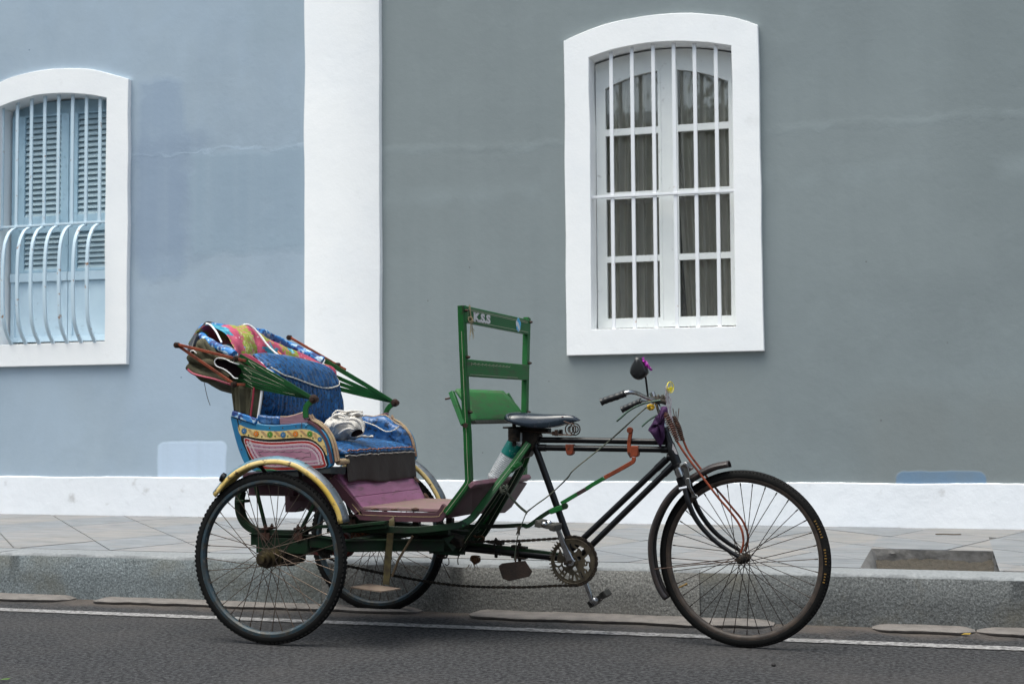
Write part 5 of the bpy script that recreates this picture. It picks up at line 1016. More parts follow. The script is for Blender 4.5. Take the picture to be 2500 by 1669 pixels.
# padded inner arms
arm = cr2(PXZ(SE, [(430, 212), (600, 205), (700, 186), (770, 190), (835, 240), (905, 300), (980, 330), (1075, 430), (1125, 555), (1145, 640), (1080, 660), (800, 660), (500, 640), (380, 500)], .36), 3, True)
for s_ in (-1, 1):
    cx_ = sum(p[0] for p in arm)/len(arm); cz_ = sum(p[1] for p in arm)/len(arm); m = M(); R = []
    for sc_, yy_ in ((.3, -.028), (.7, -.026), (.9, -.018), (1, 0), (1, .018)):
        R.append([V((cx_+(p[0]-cx_)*sc_, s_*(.375+yy_)+NZ.noise(V((p[0]*20, p[1]*20, sc_)))*.004*s_, cz_+(p[1]-cz_)*sc_)) for p in arm])
    m.rings(R); ar = rb(m, 'inner_arm_pad', bluefab2, smooth=80, sub=1)
    if s_ > 0:
        m = M(); m.tube(cr(PP(SE, [(470, 262), (560, 295), (650, 330), (720, 370), (790, 405), (860, 405), (930, 375), (975, 335)], .338), 5), .0028, 6); m.build('piping', creampip, ar)
        m = M(); m.tube([V((p[0], .386, p[1])) for p in arm[:30]], .0035, 6); m.build('arm_edge_piping', cane, ar)
# ------------------------------------------------------------------ folded hood
hood = M(); hood.v = []
pvN, pvF = P(A(1285, 780), -.425), P(A(1975, 812), .425)
ribsN = [((640, 418), .028), ((600, 485), .025), ((590, 543), .024), ((600, 595), .024), ((625, 637), .024)]
m = M(); base = cr([P(A(600, 400), -.43), P(A(450, 330), -.41), P(A(350, 270), -.36), P(A(315, 215), -.28), P(A(345, 168), -.18), P(A(400, 160), -.06)]+[P(A(620, 190), .08), P(A(830, 215), .22), P(A(930, 260), .33), P(A(1130, 350), .40), P(A(1355, 452), .43)], 8)
m.tube(base, [.0175+.003*NZ.noise(V((i*.3, 0, 0))) for i in range(len(base))], 12); hd_ = rb(m, 'hood', paisley, smooth=80)
hd_['label'] = 'folded hood with blue swirl cloth roll on its front bow'
for i, ((x, y), w_) in enumerate(ribsN):
    tip = P(A(x, y), -.435+.004*i); dd = (pvN-tip).normalized(); mid = tip.lerp(pvN, .55); m = M(); pa = [tip, mid, pvN+V((0, .002*i-.006, 0))]
    R = []; N = V((-dd.z, 0, dd.x))
    for p, w2 in ((tip, w_), (mid, w_*.9), (V((pvN.x, pvN.y+.0045*(i-2), pvN.z)), w_*.55)): R.append([p+N*w2/2+V((0, -.002, 0)), p+N*w2/2+V((0, .002, 0)), p-N*w2/2+V((0, .002, 0)), p-N*w2/2+V((0, -.002, 0))])
    m.rings(R); o = m.build('hood_rib', ribgreen, hd_, bev=.0015, smooth=0)
    for q in (.2,):
        s_ = M(); a = tip.lerp(pvN, .12)+V((0, -.0028, 0))+N*w_*q; b = tip.lerp(pvN, .75)+V((0, -.0026, 0)); s_.tube([a, b], .0005, 4); 
        if q > 0: s_.tube([a, a.lerp(b, .18)-N*w_*.5], .0007, 4)
        s_.build('rib_striping', whitest, hd_)
ribsF = [((1370, 455), .024), ((1440, 580), .020), ((1465, 640), .020), ((1475, 690), .022)]
for i, ((x, y), w_) in enumerate(ribsF):
    tip = P(A(x, y), .44); dd = (pvF-tip).normalized(); N = V((-dd.z, 0, dd.x)); R = []
    if i: tip = tip-dd*.06
    for p, w2 in ((tip, w_), (tip.lerp(pvF, .55), w_*.9), (V((pvF.x, pvF.y+.004*(i-1), pvF.z)), w_*.55)): R.append([p+N*w2/2+V((0, -.002, 0)), p+N*w2/2+V((0, .002, 0)), p-N*w2/2+V((0, .002, 0)), p-N*w2/2+V((0, -.002, 0))])
    m = M(); m.rings(R); m.build('hood_rib', ribgreen, hd_, bev=.0015, smooth=0)
for pv, s_ in ((pvN, -1), (pvF, 1)):
    m = M(); m.lathe([(.014, -.014), (.019, -.012), (.019, -.006), (.012, -.004), (.012, .02)], pv+V((0, -.004, 0)), (0, 1, 0), 16); m.lathe([(.008, -.022), (.008, -.014)], pv+V((0, -.004, 0)), (0, 1, 0), 6); rb(m, 'pivot_bolt', boltm)
    pts = [(1268, 795), (1225, 825), (1206, 870), (1210, 940)] if s_ < 0 else [(1960, 815), (1915, 850), (1890, 900), (1893, 950)]
    m = M(); m.bar(cr([P(A(*p), s_*.425) for p in pts], 5), .024, .008); rb(m, 'pivot_post', green, bev=.0015)
# canvas body: transverse fold of cloth
cs = [(268, 285), (300, 262), (335, 270), (400, 330), (480, 380), (560, 420), (610, 470), (640, 560), (605, 640), (560, 660), (480, 645), (400, 648), (310, 632), (255, 585), (212, 525), (196, 440), (225, 400), (255, 345)]
c2 = cr2([xz(P(A(*p), -.42)) for p in cs], 3, True); cx_ = sum(p[0] for p in c2)/len(c2); cz_ = sum(p[1] for p in c2)/len(c2); m = M(); R = []
for k, (y, s_) in enumerate([(-.425, .55), (-.43, .85), (-.42, .97), (-.38, 1), (-.25, .98), (-.1, .95), (.1, .93), (.25, .9), (.36, .8), (.42, .55)]):
    R.append([V((cx_+(p[0]-cx_)*s_+.0*k, y, cz_+(p[1]-cz_)*s_-.012*k*(k > 3)))+V((NZ.noise(V((p[0]*22, p[1]*22, k*.6)))*.012, NZ.noise(V((p[0]*16+5, p[1]*30, k*.6)))*.014, NZ.noise(V((p[0]*22+9, p[1]*22, k*.6)))*.010)) for p in c2])
m.rings(R); m.build('canvas_fold', canvas, hd_, smooth=80, sub=1)
def fold(pts, r, y, mt, name, par_=hd_): q = M(); q.tube(cr(PP(A, [(p[0], p[1], p[2] if len(p) > 2 else y) for p in pts]), 5), r, 10); return q.build(name, mt, par_, smooth=80)
fold([(300, 290), (330, 340), (390, 400), (480, 430), (580, 450)], [.010+.005*sin(i*.5) for i in range(21)], -.437, canvas, 'canvas_pleat')
fold([(215, 415), (260, 450), (330, 470), (420, 480), (500, 520), (570, 590)], [.016+.004*sin(i*.6) for i in range(26)], -.432, canvas, 'canvas_pleat')
fold([(210, 500), (270, 545), (360, 580), (460, 600), (560, 640)], [.018 for i in range(21)], -.428, canvas, 'canvas_pleat')
fold([(405, 350), (430, 400), (470, 455), (500, 520)], .013, -.436, canvas, 'canvas_pleat')
fold([(205, 522), (215, 540), (260, 568), (340, 590), (430, 610), (520, 640), (580, 660)], .0048, -.447, pinkpip, 'pink_piping')
fold([(640, 485), (590, 472), (520, 440), (460, 432), (432, 460), (450, 500), (510, 525), (560, 560), (600, 600), (630, 604)], .0028, -.452, whitepip, 'white_binding')
q = M(); q.prism(cr2([xz(P(A(*p), -.447)) for p in [(600, 478), (520, 448), (462, 440), (440, 462), (456, 495), (515, 520), (570, 560), (620, 590), (660, 540)]], 3, True), -.449, -.445); q.build('fold_shade_plate', shadein, hd_, smooth=0)  # flat plate, no real opening: the fold's inner shade is put into its colour
fold([(218, 400), (232, 372), (255, 370), (278, 392)], .0025, -.447, whitepip, 'white_binding')
# black rubberised bow at the back
m = M(); m.bar(cr(PP(A, [(228, 400, -.43), (236, 350, -.42), (262, 280, -.37), (300, 210, -.29), (335, 165, -.2), (365, 147, -.12), (420, 160, 0), (520, 190, .12)]), 6), .022, .03, (1, 0, .5)); m.build('rear_bow', blackcl, hd_, smooth=50, bev=.004)
# floral cloth draped over
TB = [((362, 142, -.34), (615, 392, -.41)), ((440, 146, -.31), (645, 405, -.34)), ((540, 148, -.25), (700, 425, -.28)), ((620, 152, -.19), (745, 430, -.22)), ((690, 150, -.12), (800, 430, -.14)), ((745, 178, -.06), (880, 430, -.07)), ((810, 235, .0), (980, 440, .02)), ((900, 300, .08), (1080, 455, .10)), ((1020, 350, .17), (1180, 480, .2)), ((1150, 405, .27), (1290, 520, .29)), ((1260, 455, .35), (1390, 590, .36)), ((1345, 480, .40), (1445, 640, .40))]
rows_ = []
tops = cr(PP(A, [a for a, b in TB]), 6); bots = cr(PP(A, [b for a, b in TB]), 6)
for j in range(19):
    v = j/18; row = []
    for i, (a, b) in enumerate(zip(tops, bots)):
        u = i/len(tops); p = a.lerp(b, v); bu = sin(pi*min(1, v*1.0))*.045; cl_ = -.03*math.exp(-((u-.42+.05*v)/.022)**2)*(v**.5)
        p += V((.035*sin(pi*v)*.6+cl_+NZ.noise(V((u*14, v*3, 0)))*.010, 0, bu*.35+NZ.noise(V((u*9, v*4, 5)))*.008)); row.append(p)
    rows_.append(row)
back = [[p+V((-.05, 0, -.03+.0*k)) for p in tops] for k in (1,)]
m = M(); m.grid([[p+V((-.10, 0, -.09)) for p in tops], [p+V((-.05, 0, -.025)) for p in tops]]+rows_)
nt_ = len(tops); nc = nt_-1
for fi in range(len(m.f)):
    jj, ii = fi//nc, fi % nc; U_ = ii/6; V_ = (jj-2)/18; wob = NZ.noise(V((ii*.35, jj*.5, 3)))
    if V_ < 0: continue
    if 2.0+.5*wob < U_ < 3.75+.4*wob and V_ > .22+.15*wob: m.m[fi] = 1
    elif 4.7 < U_ < 6.0 and .05 < V_ < .5+.2*wob: m.m[fi] = 1
    elif U_ < 1.3+.5*wob and V_ < .45: m.m[fi] = 2
    elif ((U_-5.4)/.62)**2+((V_-.78)/.20)**2 < 1+.6*sin(math.atan2(V_-.78, (U_-5.4)*.33)*8): m.m[fi] = 2
m.build('floral_cloth', [floralm, mat('lime_printed_cloth', (.26, .29, .035), .75, c2=(.42, .13, .13), s2=34, r2=(.55, .58), det=1, c3=(.40, .42, .16), s3=60, r3=(.55, .6), bump=(14, .6, .01)), mat('teal_printed_cloth', (.02, .22, .33), .75, c2=(.10, .38, .46), s2=40, r2=(.5, .6), det=1, bump=(14, .6, .01))], hd_, smooth=80, solid=.004, sub=1)
fold([(362, 140, -.345), (395, 150, -.36), (440, 200, -.38), (475, 265, -.40), (492, 300, -.41)], .0042, 0, whitepip, 'white_binding')
fold([(672, 152, -.14), (710, 148, -.12), (760, 175, -.10), (820, 240, -.09), (880, 320, -.09), (940, 380, -.09), (975, 405, -.09)], .0048, 0, whitepip, 'white_binding')
fold([(820, 205, .10), (920, 240, .2), (1030, 305, .3), (1180, 385, .37), (1330, 465, .42)], [.013+.004*sin(i*.9) for i in range(21)], 0, paisley, 'paisley_edge')
fold([(915, 310, .02), (945, 350, .02), (975, 385, .02), (1000, 405, .02)], .006, 0, mat('orange_cord', (.6, .16, .05), .7, c2=(.4, .2, .1), s2=90), 'orange_cord')
fold([(1140, 435, .2), (1180, 428, .22), (1240, 455, .25), (1290, 470, .28)], .005, 0, mat('red_orange_cord', (.5, .07, .05), .7, c2=(.5, .2, .08), s2=90), 'orange_cord')
# flap over the far end and over the near rib
for pts, y_ in (([(1340, 480), (1400, 490), (1460, 535), (1470, 640), (1490, 790), (1455, 690), (1415, 590), (1350, 500)], .415), ([(640, 395), (720, 400), (800, 450), (840, 480), (870, 520), (800, 500), (720, 450), (650, 425)], -.35)):
    q = M(); q.prism(cr2([xz(P(A(*p), y_)) for p in pts], 3, True), y_-.004, y_+.004); q.build('cloth_flap', floralm, hd_, smooth=0)
fold([(1462, 535), (1455, 570), (1460, 640), (1475, 740), (1500, 860)], .0055, .42, whitepip, 'white_binding')
fold([(800, 462), (835, 475), (865, 515), (930, 555)], .003, -.345, whitepip, 'white_binding')
# hanging side curtain
L_c = PP(A, [(568, 655), (580, 780), (592, 890)], -.425); R_c = PP(A, [(838, 690), (822, 820), (800, 958)], -.40); rows_ = []
for j in range(9):
    v = j/8; a = L_c[0].lerp(L_c[2], v); b = R_c[0].lerp(R_c[2], v); rows_.append([a.lerp(b, u)+V((0, .012*sin(u*14+v*1.2)*(.4+.6*u)+.006*sin(u*33), 0)) for u in [i/24 for i in range(25)]])
m = M(); m.grid(rows_); crt = m.build('canvas_curtain', canvas, hd_, smooth=80, solid=.003)
fold([(768, 680), (757, 780), (738, 930)], .0042, -.43, mat('red_stripe', (.28, .02, .04), .6), 'red_stripe'); fold([(836, 692), (820, 820), (798, 960)], .0055, -.413, whitepip, 'white_binding')
# scissor stays
for (a_, b_, c_, y_) in (((112, 322), (618, 437), (598, 655), -.465), ((1068, 258), (1480, 492), (1500, 640), .46)):
    a, b, c = P(A(*a_), y_), P(A(*b_), y_), P(A(*c_), y_); dd = (b-a).normalized()
    m = M(); m.bar([a+V((0, -.004, 0)), a.lerp(b, .04)+V((0, -.004, .004)), b+V((0, -.004, 0)), b+dd*.05+V((0, -.002, 0))], .0125, .007); o = rb(m, 'hood_stay', rust, bev=.0015)
    if y_ < 0:
        dd = (c-a).normalized(); m = M(); m.bar([a+V((0, .004, 0)), c+V((0, .004, 0)), c+V((.05, .006, -.002))], .0125, .007); rb(m, 'hood_stay', rust, bev=.0015)
    for p in ((a, b, c) if y_ < 0 else (a, b)): m = M(); m.lathe([(.011, -.012), (.013, -.008), (.013, .008)], p, (0, 1, 0), 12); m.lathe([(.006, -.018), (.006, -.012)], p, (0, 1, 0), 6); m.build('stay_bolt', boltm, o)
# ------------------------------------------------------------------ ladder-backed frame between rider and passengers
def postpath(pts): return cr(PP(None, pts) if 0 else pts, 5)
fy = lambda z: .395-(1.375-z)*.095
def post(fr_pts, s_):
    out = []
    for frm, x, y in fr_pts:
        yv = .36
        for _ in range(4): p = P(frm(x, y), s_*yv); yv = fy(p.z)
        out.append(p)
    return out
pn_ = post([(D, 303, 100), (D, 315, 440), (D, 333, 860), (D, 352, 1250), (LB, 268, 300), (LB, 278, 600), (LB, 290, 860)], -1); bend = post([(LB, 288, 900), (LB, 268, 955), (LB, 140, 1130), (LB, 5, 1310)], -1)
pf_ = [V((p.x, fy(p.z), p.z)) for p in pn_]; bf = [V((p.x, fy(p.z), p.z)) for p in bend]
for pa, s_ in ((pn_+bend, -1), (pf_+bf, 1)):
    m = M(); m.bar(cr(pa, 4), .024, .034, (0, 1, 0)); o = rb(m, 'frame_post', green, bev=.003)
    if s_ < 0: m = M(); m.bar([V((p.x+.002, p.y-.0175, p.z)) for p in cr(pa, 4)[3:]], .0016, .001); m.build('painted_line', whitest, o, smooth=0)
    for zz_ in (.03, .30, .62):
        q = pa[0].lerp(pa[6], zz_); m = M(); m.lathe([(.006, 0), (.006, .010), (.004, .010), (.004, .015)], q+V((.012, 0, 0)), (1, 0, 0), 8); m.build('post_bolt', boltm, o)
def rail_board(a_n, a_f, b_f, b_n, th, mt, name):
    m = M(); a, b, c, d = a_n, a_f, b_f, b_n; n = V((1, 0, 0))*th; m.add([a, b, c, d, a-n, b-n, c-n, d-n], [(0, 1, 2, 3), (7, 6, 5, 4), (0, 4, 5, 1), (1, 5, 6, 2), (2, 6, 7, 3), (3, 7, 4, 0)]); return rb(m, name, mt, smooth=0, bev=.003)
xt = pn_[0].x+.014
def onx(q, x): d = ray(q); d = V((d.dot(AX), d.dot(AN), d.z)); o = O-RO; o = V((o.dot(AX), o.dot(AN), o.z)); t = (x-o.x)/d.x; return o+d*t
tb = rail_board(V((xt, -.40, 1.382)), V((xt, .40, 1.372)), V((xt, .395, 1.372-.068)), V((xt, -.395, 1.382-.068)), .022, bgreen, 'top_board')
# fit board height to the photo
q1, q2 = onx(D(420, 110), xt), onx(D(430, 262), xt)
x2 = pn_[0].lerp(pn_[2], .71).x+.014
q3, q4 = onx(D(500, 625), x2), onx(D(500, 785), x2); yy2 = fy(q3.z)
mb = rail_board(V((x2, -yy2, q3.z)), V((x2, yy2, q3.z)), V((x2, yy2, q4.z)), V((x2, -yy2, q4.z)), .022, wgreen, 'middle_board')
# striping and lettering
m = M()
for dz in (-.010, -.016, -.058): m.bar([V((xt+.0008, -.365, 1.3815+dz)), V((xt+.0008, .365, 1.372+dz))], .0016, .0008, (1, 0, 0))
m.bar([V((xt+.0008, -.365, 1.366)), V((xt+.0008, -.365, 1.32))], .0014, .0008, (1, 0, 0)); m.build('board_striping', whitest, tb, smooth=0)
tl = onx((1120+375*.09565, 730+435*.09565), xt); trr = onx((1120+800*.09565, 730+515*.09565), xt)
vs, fs = text('K.S.S', .058, .0006, .0032); w_ = max(p.x for p in vs)-min(p.x for p in vs); x_0 = min(p.x for p in vs); hcap = max(p.y for p in vs); H_ = .0355
m = M(); Ly = trr.y-tl.y
m.add([(xt+.0012+p.z, tl.y+(p.x-x_0)/w_*Ly, 1.3815-.010-.012-H_+.002+(p.y/hcap)*H_) for p in vs], fs)
u_ = Ly/5.05
for yy_ in (tl.y+.004, tl.y+u_*1.22): m.bx(xt+.0004, xt+.0018, yy_-.007, yy_+.008, 1.3615-H_, 1.3615-H_+.005); m.bx(xt+.0004, xt+.0018, yy_-.007, yy_+.008, 1.3565, 1.3615)
m.build('lettering', whitep, tb, smooth=0)
m = M(); st_c = onx((1120+1515*.09565, 730+640*.09565), xt); ol = [(cos(a)*.030*(1+.08*sin(5*a)), sin(a)*.030*(1+.06*cos(4*a))) for a in [2*pi*k/24 for k in range(24)]]
m.add([(xt+.0012, st_c.y+a*1.05, 1.341+b*1.0) for a, b in ol], [tuple(range(24))]); m.build('blue_sticker', mat('torn_blue_sticker', (.04, .42, .75), .5, c2=(.66, .66, .66), s2=34, r2=(.47, .53), det=2), tb, smooth=0)
m = M(); n_ = 11
for k in range(n_):
    y0_ = -yy2+.045+k*.042
    if k < 8 or 1: m.tube([V((x2+.0008, y0_+.042*t, q3.z-.013-.006*sin(pi*t))) for t in [j/5 for j in range(6)]], .0009, 4); m.bar([V((x2+.0008, y0_, q3.z-.016)), V((x2+.0008, y0_, q3.z-.024))], .0018, .0008, (1, 0, 0))
m.bar([V((x2+.0008, -yy2+.03, q4.z+.008)), V((x2+.0008, yy2*.6, q4.z+.008))], .0014, .0008, (1, 0, 0)); m.build('board_striping', whitest, mb, smooth=0)
# child seat panel tilting off the posts
pb0 = post([(D, 365, 1225)], -1)[0]; h_a = P(D(205, 900), -.30); h_b = P(D(300, 1240), -.36)
pt0 = h_a; tz0, tz1 = P(D(240, 905), -.28), P(D(395, 1218), -.33); far_t = P(D(800, 968), .28)
m = M(); NN = 8; rows_ = []
for j in range(NN+1):
    v = j/NN; x_ = tz0.x*(1-v)+tz1.x*v; z_ = tz0.z*(1-v)+tz1.z*v; hw0 = .275*(1-v)+.33*v; x_ += .012*sin(pi*v); rows_.append([V((x_, -hw0+2*hw0*i/10, z_-(.0 if i < 5 else .0))) for i in range(11)])
m.grid(rows_); cpn = rb(m, 'seat_panel', wgreen, smooth=60, solid=.014)
m = M(); m.bar([V((tz1.x+.008, -.33, tz1.z+.002)), V((tz1.x+.008, .33, tz1.z+.002))], .012, .02, (1, 0, .3)); m.build('panel_edge', mat('frayed_edge', (.06, .06, .045), .9, c2=(.02, .025, .02), s2=90), cpn, smooth=0)
for s_ in (-1, 1):
    m = M(); a, b = P(D(195, 925), -.335), P(D(318, 1240), -.372); m.bar([V((a.x, s_*.325, a.z)), V((b.x, s_*.365, b.z))], .022, .022); m.build('side_bar', green, cpn, bev=.003)
    m = M(); m.lathe([(.004, 0), (.004, -.022)], V((a.x-.006, s_*.325, a.z-.025)), (1, 0, .2), 6); m.lathe([(.010, 0), (.010, .006)], V((pb0.x, s_*.378-(.004 if s_ < 0 else 0), pb0.z-.008)), (0, 1, 0), 12); m.build('side_bolt', boltm, cpn)
# straw string on the top board
m = M(); c = onx(D(395, 235), xt+.008)
m.tube(cr([V((xt+.004, c.y-.014, 1.386)), V((xt+.006, c.y-.008, 1.355)), c], 4), .0022, 5); m.tube(cr([V((xt+.004, c.y-.004, 1.386)), V((xt+.006, c.y-.002, 1.35)), c+V((0, .006, 0))], 4), .0018, 5)
random.seed(11)
for k in range(9): a = random.uniform(0, 6.3); m.torus(c+V((0, .012*cos(a), .008*sin(a))), .010, .0016, (1, cos(a), .5), 12, 4)
for k in range(7): a = random.uniform(-.6, .8); m.tube(cr([c, c+V((0, .02*a, -.03)), c+V((.004, .05*a+.01*sin(k), -.045-.012*k*.6))], 4), .0011, 4)
rest(m, 'straw_string', mat('straw', (.30, .24, .14), .9), 'frayed straw-coloured string knotted round the lettered green top board', 'string')
# ------------------------------------------------------------------ slanting green stays
def stay(frs, name='frame_stay', w=.028, t=.014, mt=green, line=True):
    pa = cr([P(f_(x, y), yv) for f_, x, y, yv in frs], 5); m = M(); m.bar(pa, w, t); o = rb(m, name, mt, bev=.002)
    if line: q = M(); q.bar([p+V((0, -t/2-.0006, 0)) for p in pa], .0014, .0008); q.build('painted_line', whitest, o, smooth=0)
stay([(LB, 1050, 425, -.03), (LB, 960, 550, -.05), (LB, 850, 700, -.07), (LB, 640, 970, -.12), (LB, 400, 1290, -.19), (LB, 300, 1400, -.22), (LB, 180, 1465, -.26)])
stay([(LB, 240, 1437, -.24), (LB, 180, 1465, -.26), (LB, 20, 1490, -.30), (B, 1780, 605, -.34), (B, 1500, 600, -.38), (B, 1250, 600, -.40)], mt=dgreen, line=False)
stay([(LB, 1055, 440, .03), (LB, 985, 690, .06), (LB, 860, 920, .10), (LB, 700, 1180, .15), (LB, 520, 1440, .20), (LB, 440, 1530, .24), (BM, 2000, 560, .3), (BM, 1500, 600, .36), (BM, 700, 580, .40)], w=.034)
stay([(LB, 700, 1030, -.02), (LB, 560, 1240, -.03), (LB, 420, 1440, -.035), (LB, 300, 1600, -.04), (CC, 430, 850, -.04)], w=.024, mt=dgreen)
stay([(LB, 960, 720, .03), (LB, 780, 1050, .03), (LB, 590, 1380, .03), (LB, 480, 1568, .03), (CC, 530, 820, .03)], w=.030, mt=dgreen)
m = M(); q = P(LB(880, 730), -.07); m.box(q, (.06, .03, .02), Matrix.Rotation(rad(-35), 3, 'Y')); m.lathe([(.007, -.02), (.007, .0)], q, (0, 1, 0), 8); rb(m, 'stay_clamp', green, bev=.003)
m = M(); m.prism(PXZ(D, [(900, 1300), (1000, 1260), (1060, 1340), (1040, 1400), (990, 1480), (960, 1540), (900, 1560), (880, 1490), (900, 1400)], 0), -.03, .03); rb(m, 'seat_lug', grease, bev=.004)
# long hand-brake linkage
lk = [(EE, 548, 850, .0), (EE, 530, 1000, .0)]
m = M(); m.bar(PP(EE, [(552, 770), (545, 830), (532, 900), (535, 1000), (560, 1040)], -.012), .016, .010); m.lathe([(.013, -.007), (.013, .007)], P(EE(541, 783), -.012), (0, 1, 0), 14); lv = rb(m, 'brake_handle', rust, bev=.002)
for frm, pts in ((EE, [(545, 932), (620, 932), (622, 1020), (600, 1043), (560, 1030), (545, 1000)]), (D, [(1292, 1425), (1370, 1425), (1366, 1515), (1340, 1533), (1310, 1530), (1297, 1500)])):
    m = M(); m.prism([xz(p) for p in PP(frm, pts, -.014)], -.0165, .0165); rb(m, 'tube_clip', rust, bev=.004)
r1 = PP(EE, [(580, 1040), (575, 1075), (545, 1100), (430, 1165), (295, 1238)], -.022); r2 = PP(CC, [(1655, 232), (1560, 285)], -.022); r3 = PP(CC, [(1500, 325), (1425, 368)], -.022); r4 = PP(CC, [(1425, 368), (1290, 448)], -.022)
m = M(); m.bar(cr(r1, 4), .017, .008); rb(m, 'brake_link', rust, bev=.002)
m = M(); m.bar([r1[-1], r2[0], r2[1], r3[0]], .017, .0085); rb(m, 'brake_link', green, bev=.002); m = M(); m.bar([r3[0], r3[1]], .0168, .0088); rb(m, 'brake_link', mat('brown_paint', (.035, .018, .018), .5), bev=.002); m = M(); m.bar([r3[1], r4[1]], .017, .0085); rb(m, 'brake_link', green, bev=.002)
m = M(); m.bar(cr(PP(CC, [(1335, 465), (1260, 485), (1200, 510), (1120, 560), (1010, 638), (960, 632), (800, 640), (620, 642), (420, 640), (300, 640)], -.026), 4), .017, .009); m.lathe([(.013, -.006), (.013, .006)], P(CC(1322, 470), -.03), (0, 1, 0), 12); rb(m, 'brake_link', dgreen, bev=.002)
m = M(); m.prism([xz(p) for p in PP(CC, [(1180, 505), (1260, 468), (1335, 445), (1338, 490), (1260, 520), (1200, 540)], -.03)], -.034, -.016); rb(m, 'link_clamp', green, bev=.003)
m = M(); pl = PP(CC, [(762, 975), (790, 955), (985, 932), (1045, 1025), (1020, 1068), (850, 1106), (795, 1085), (765, 1000)], -.05); m.prism([xz(p) for p in pl], -.056, -.05); m.tube([P(CC(900, 940), -.05), P(CC(905, 870), -.02)], .004, 8); bp = rb(m, 'brake_pedal_plate', mat('dark_rusted_plate', (.032, .018, .012), .85, c2=(.018, .012, .009), s2=30, bump=(120, .5, .003)), bev=.001)
# brake cable / green rope run
m = M(); R1 = cr(PP(EE, [(705, 560, -.06), (640, 615, -.05), (580, 670, -.05), (430, 810, -.045), (240, 970, -.04), (0, 1165, -.035)])+PP(CC, [(1340, 235, -.035), (1190, 375, -.035), (1080, 455, -.035), (1005, 515, -.035), (985, 545, -.04)]), 4)
m.tube(R1, [.0028+.0006*NZ.noise(V((i*.7, 0, 0))) for i in range(len(R1))], 6); m.tube([p+V((0, -.004, .003*sin(i*.5))) for i, p in enumerate(R1[8:])], .0012, 5)
m.tube(cr(PP(CC, [(985, 545, -.04), (945, 650, -.04), (915, 750, -.04), (890, 930, -.04)]), 4), .0022, 6)
for k in range(3): m.tube(cr(PP(CC, [(1000, 520+8*k, -.04), (930, 460+k*9, -.05), (860, 385+k*8, -.07), (815, 335+k*6, -.09)]), 4), .0024, 6)
q = P(LB(745, 1010), -.11)
for k in range(12): a = k*.9; m.torus(q+V((.01*cos(a), -.004, .008*sin(a*1.3))), .013, .0022, (cos(a), .4, sin(a)), 14, 5)
rb(m, 'brake_cord', rope)
m = M(); q = P(CC(935, 665), -.045); random.seed(5)
for k in range(8): m.tube([q+V((0, 0, .01)), q+V((random.uniform(-.022, .008), random.uniform(-.01, .01), random.uniform(-.03, .01)))], .0022, 5)
rb(m, 'cord_knot', cord)
# ------------------------------------------------------------------ things on the rickshaw
m = M(); b0_, b1_ = P(LB(600, 905), -.01), P(LB(930, 330), -.01); d = b1_-b0_; Lb_ = d.length; rb_ = .0345; prof = [(.001, 0), (rb_*.7, 0), (rb_*.93, .006), (rb_, .016)]
for k in range(26): h = .02+k*.0042; prof.append((rb_*(1-.055*(k % 2)), h))
h2 = .13; prof += [(rb_, h2), (rb_, h2+.062), (rb_*.97, h2+.066), (rb_, h2+.072), (rb_*.98, Lb_-.02), (rb_*.85, Lb_), (rb_*.45, Lb_+.03), (rb_*.42, Lb_+.036)]
plast = bpy.data.materials.new('clear_bottle_plastic'); plast.use_nodes = True; pb_ = plast.node_tree.nodes['Principled BSDF']; pb_.inputs['Base Color'].default_value = (.78, .80, .80, 1); pb_.inputs['Roughness'].default_value = .2; pb_.inputs['Transmission Weight'].default_value = .55; pb_.inputs['IOR'].default_value = 1.15
bo = rest(m.lathe(prof, b0_, d, 32, cap=False), 'water_bottle', plast, 'clear plastic water bottle with a green label wedged behind the saddle', 'bottle', smooth=40)
def lay(m, name, mt, top): # child of a resting thing
    c = V(top.location)-RO; c = V((c.dot(AX), c.dot(AN), c.z)); m.v = [tuple(V(p)-c) for p in m.v]; return m.build(name, mt, top)
m = M(); m.lathe([(rb_+.0006, h2), (rb_+.0006, h2+.062)], b0_, d, 32, cap=False); lay(m, 'label', mat('green_bottle_label', (.0, .20, .16), .4, c2=(.35, .5, .45), s2=60, r2=(.6, .66), c3=(.25, .12, .1), s3=30, r3=(.68, .7)), bo)
m = M(); m.lathe([(rb_*.48, Lb_+.034), (rb_*.48, Lb_+.052), (.001, Lb_+.053)], b0_, d, 20); lay(m, 'cap', whitep, bo)
# grey-white bundle on the seat
c = P(SE(255, 320), -.10); c.z = max(c.z, zf1+.06)
lum = M()
def folds(d_):
    w_ = NZ.noise(d_*1.6)*2.2; q_ = d_.z*1.2+d_.y*.5+w_*.5
    return 1+.13*NZ.noise(d_*1.9)+.055*(1-abs(sin(q_*5.5+d_.x*2)))**2*2-.03+.018*(1-abs(sin(q_*11+d_.x*5+w_)))
cx0 = P(SE(230, 330), -.10)
lum.ball(cx0+V((-.02, 0, -.006)), .062, 56, sc=(1.0, 1.5, .98), fn=folds)
lum.ball(cx0+V((.035, .02, -.008)), .050, 40, sc=(1.0, 1.0, 1.0), fn=folds); lum.ball(cx0+V((-.075, -.05, -.025)), .036, 32, sc=(1, 1.4, .8), fn=folds); lum.ball(cx0+V((.0, .04, .048)), .036, 32, sc=(1.8, 1.3, .42), fn=folds)
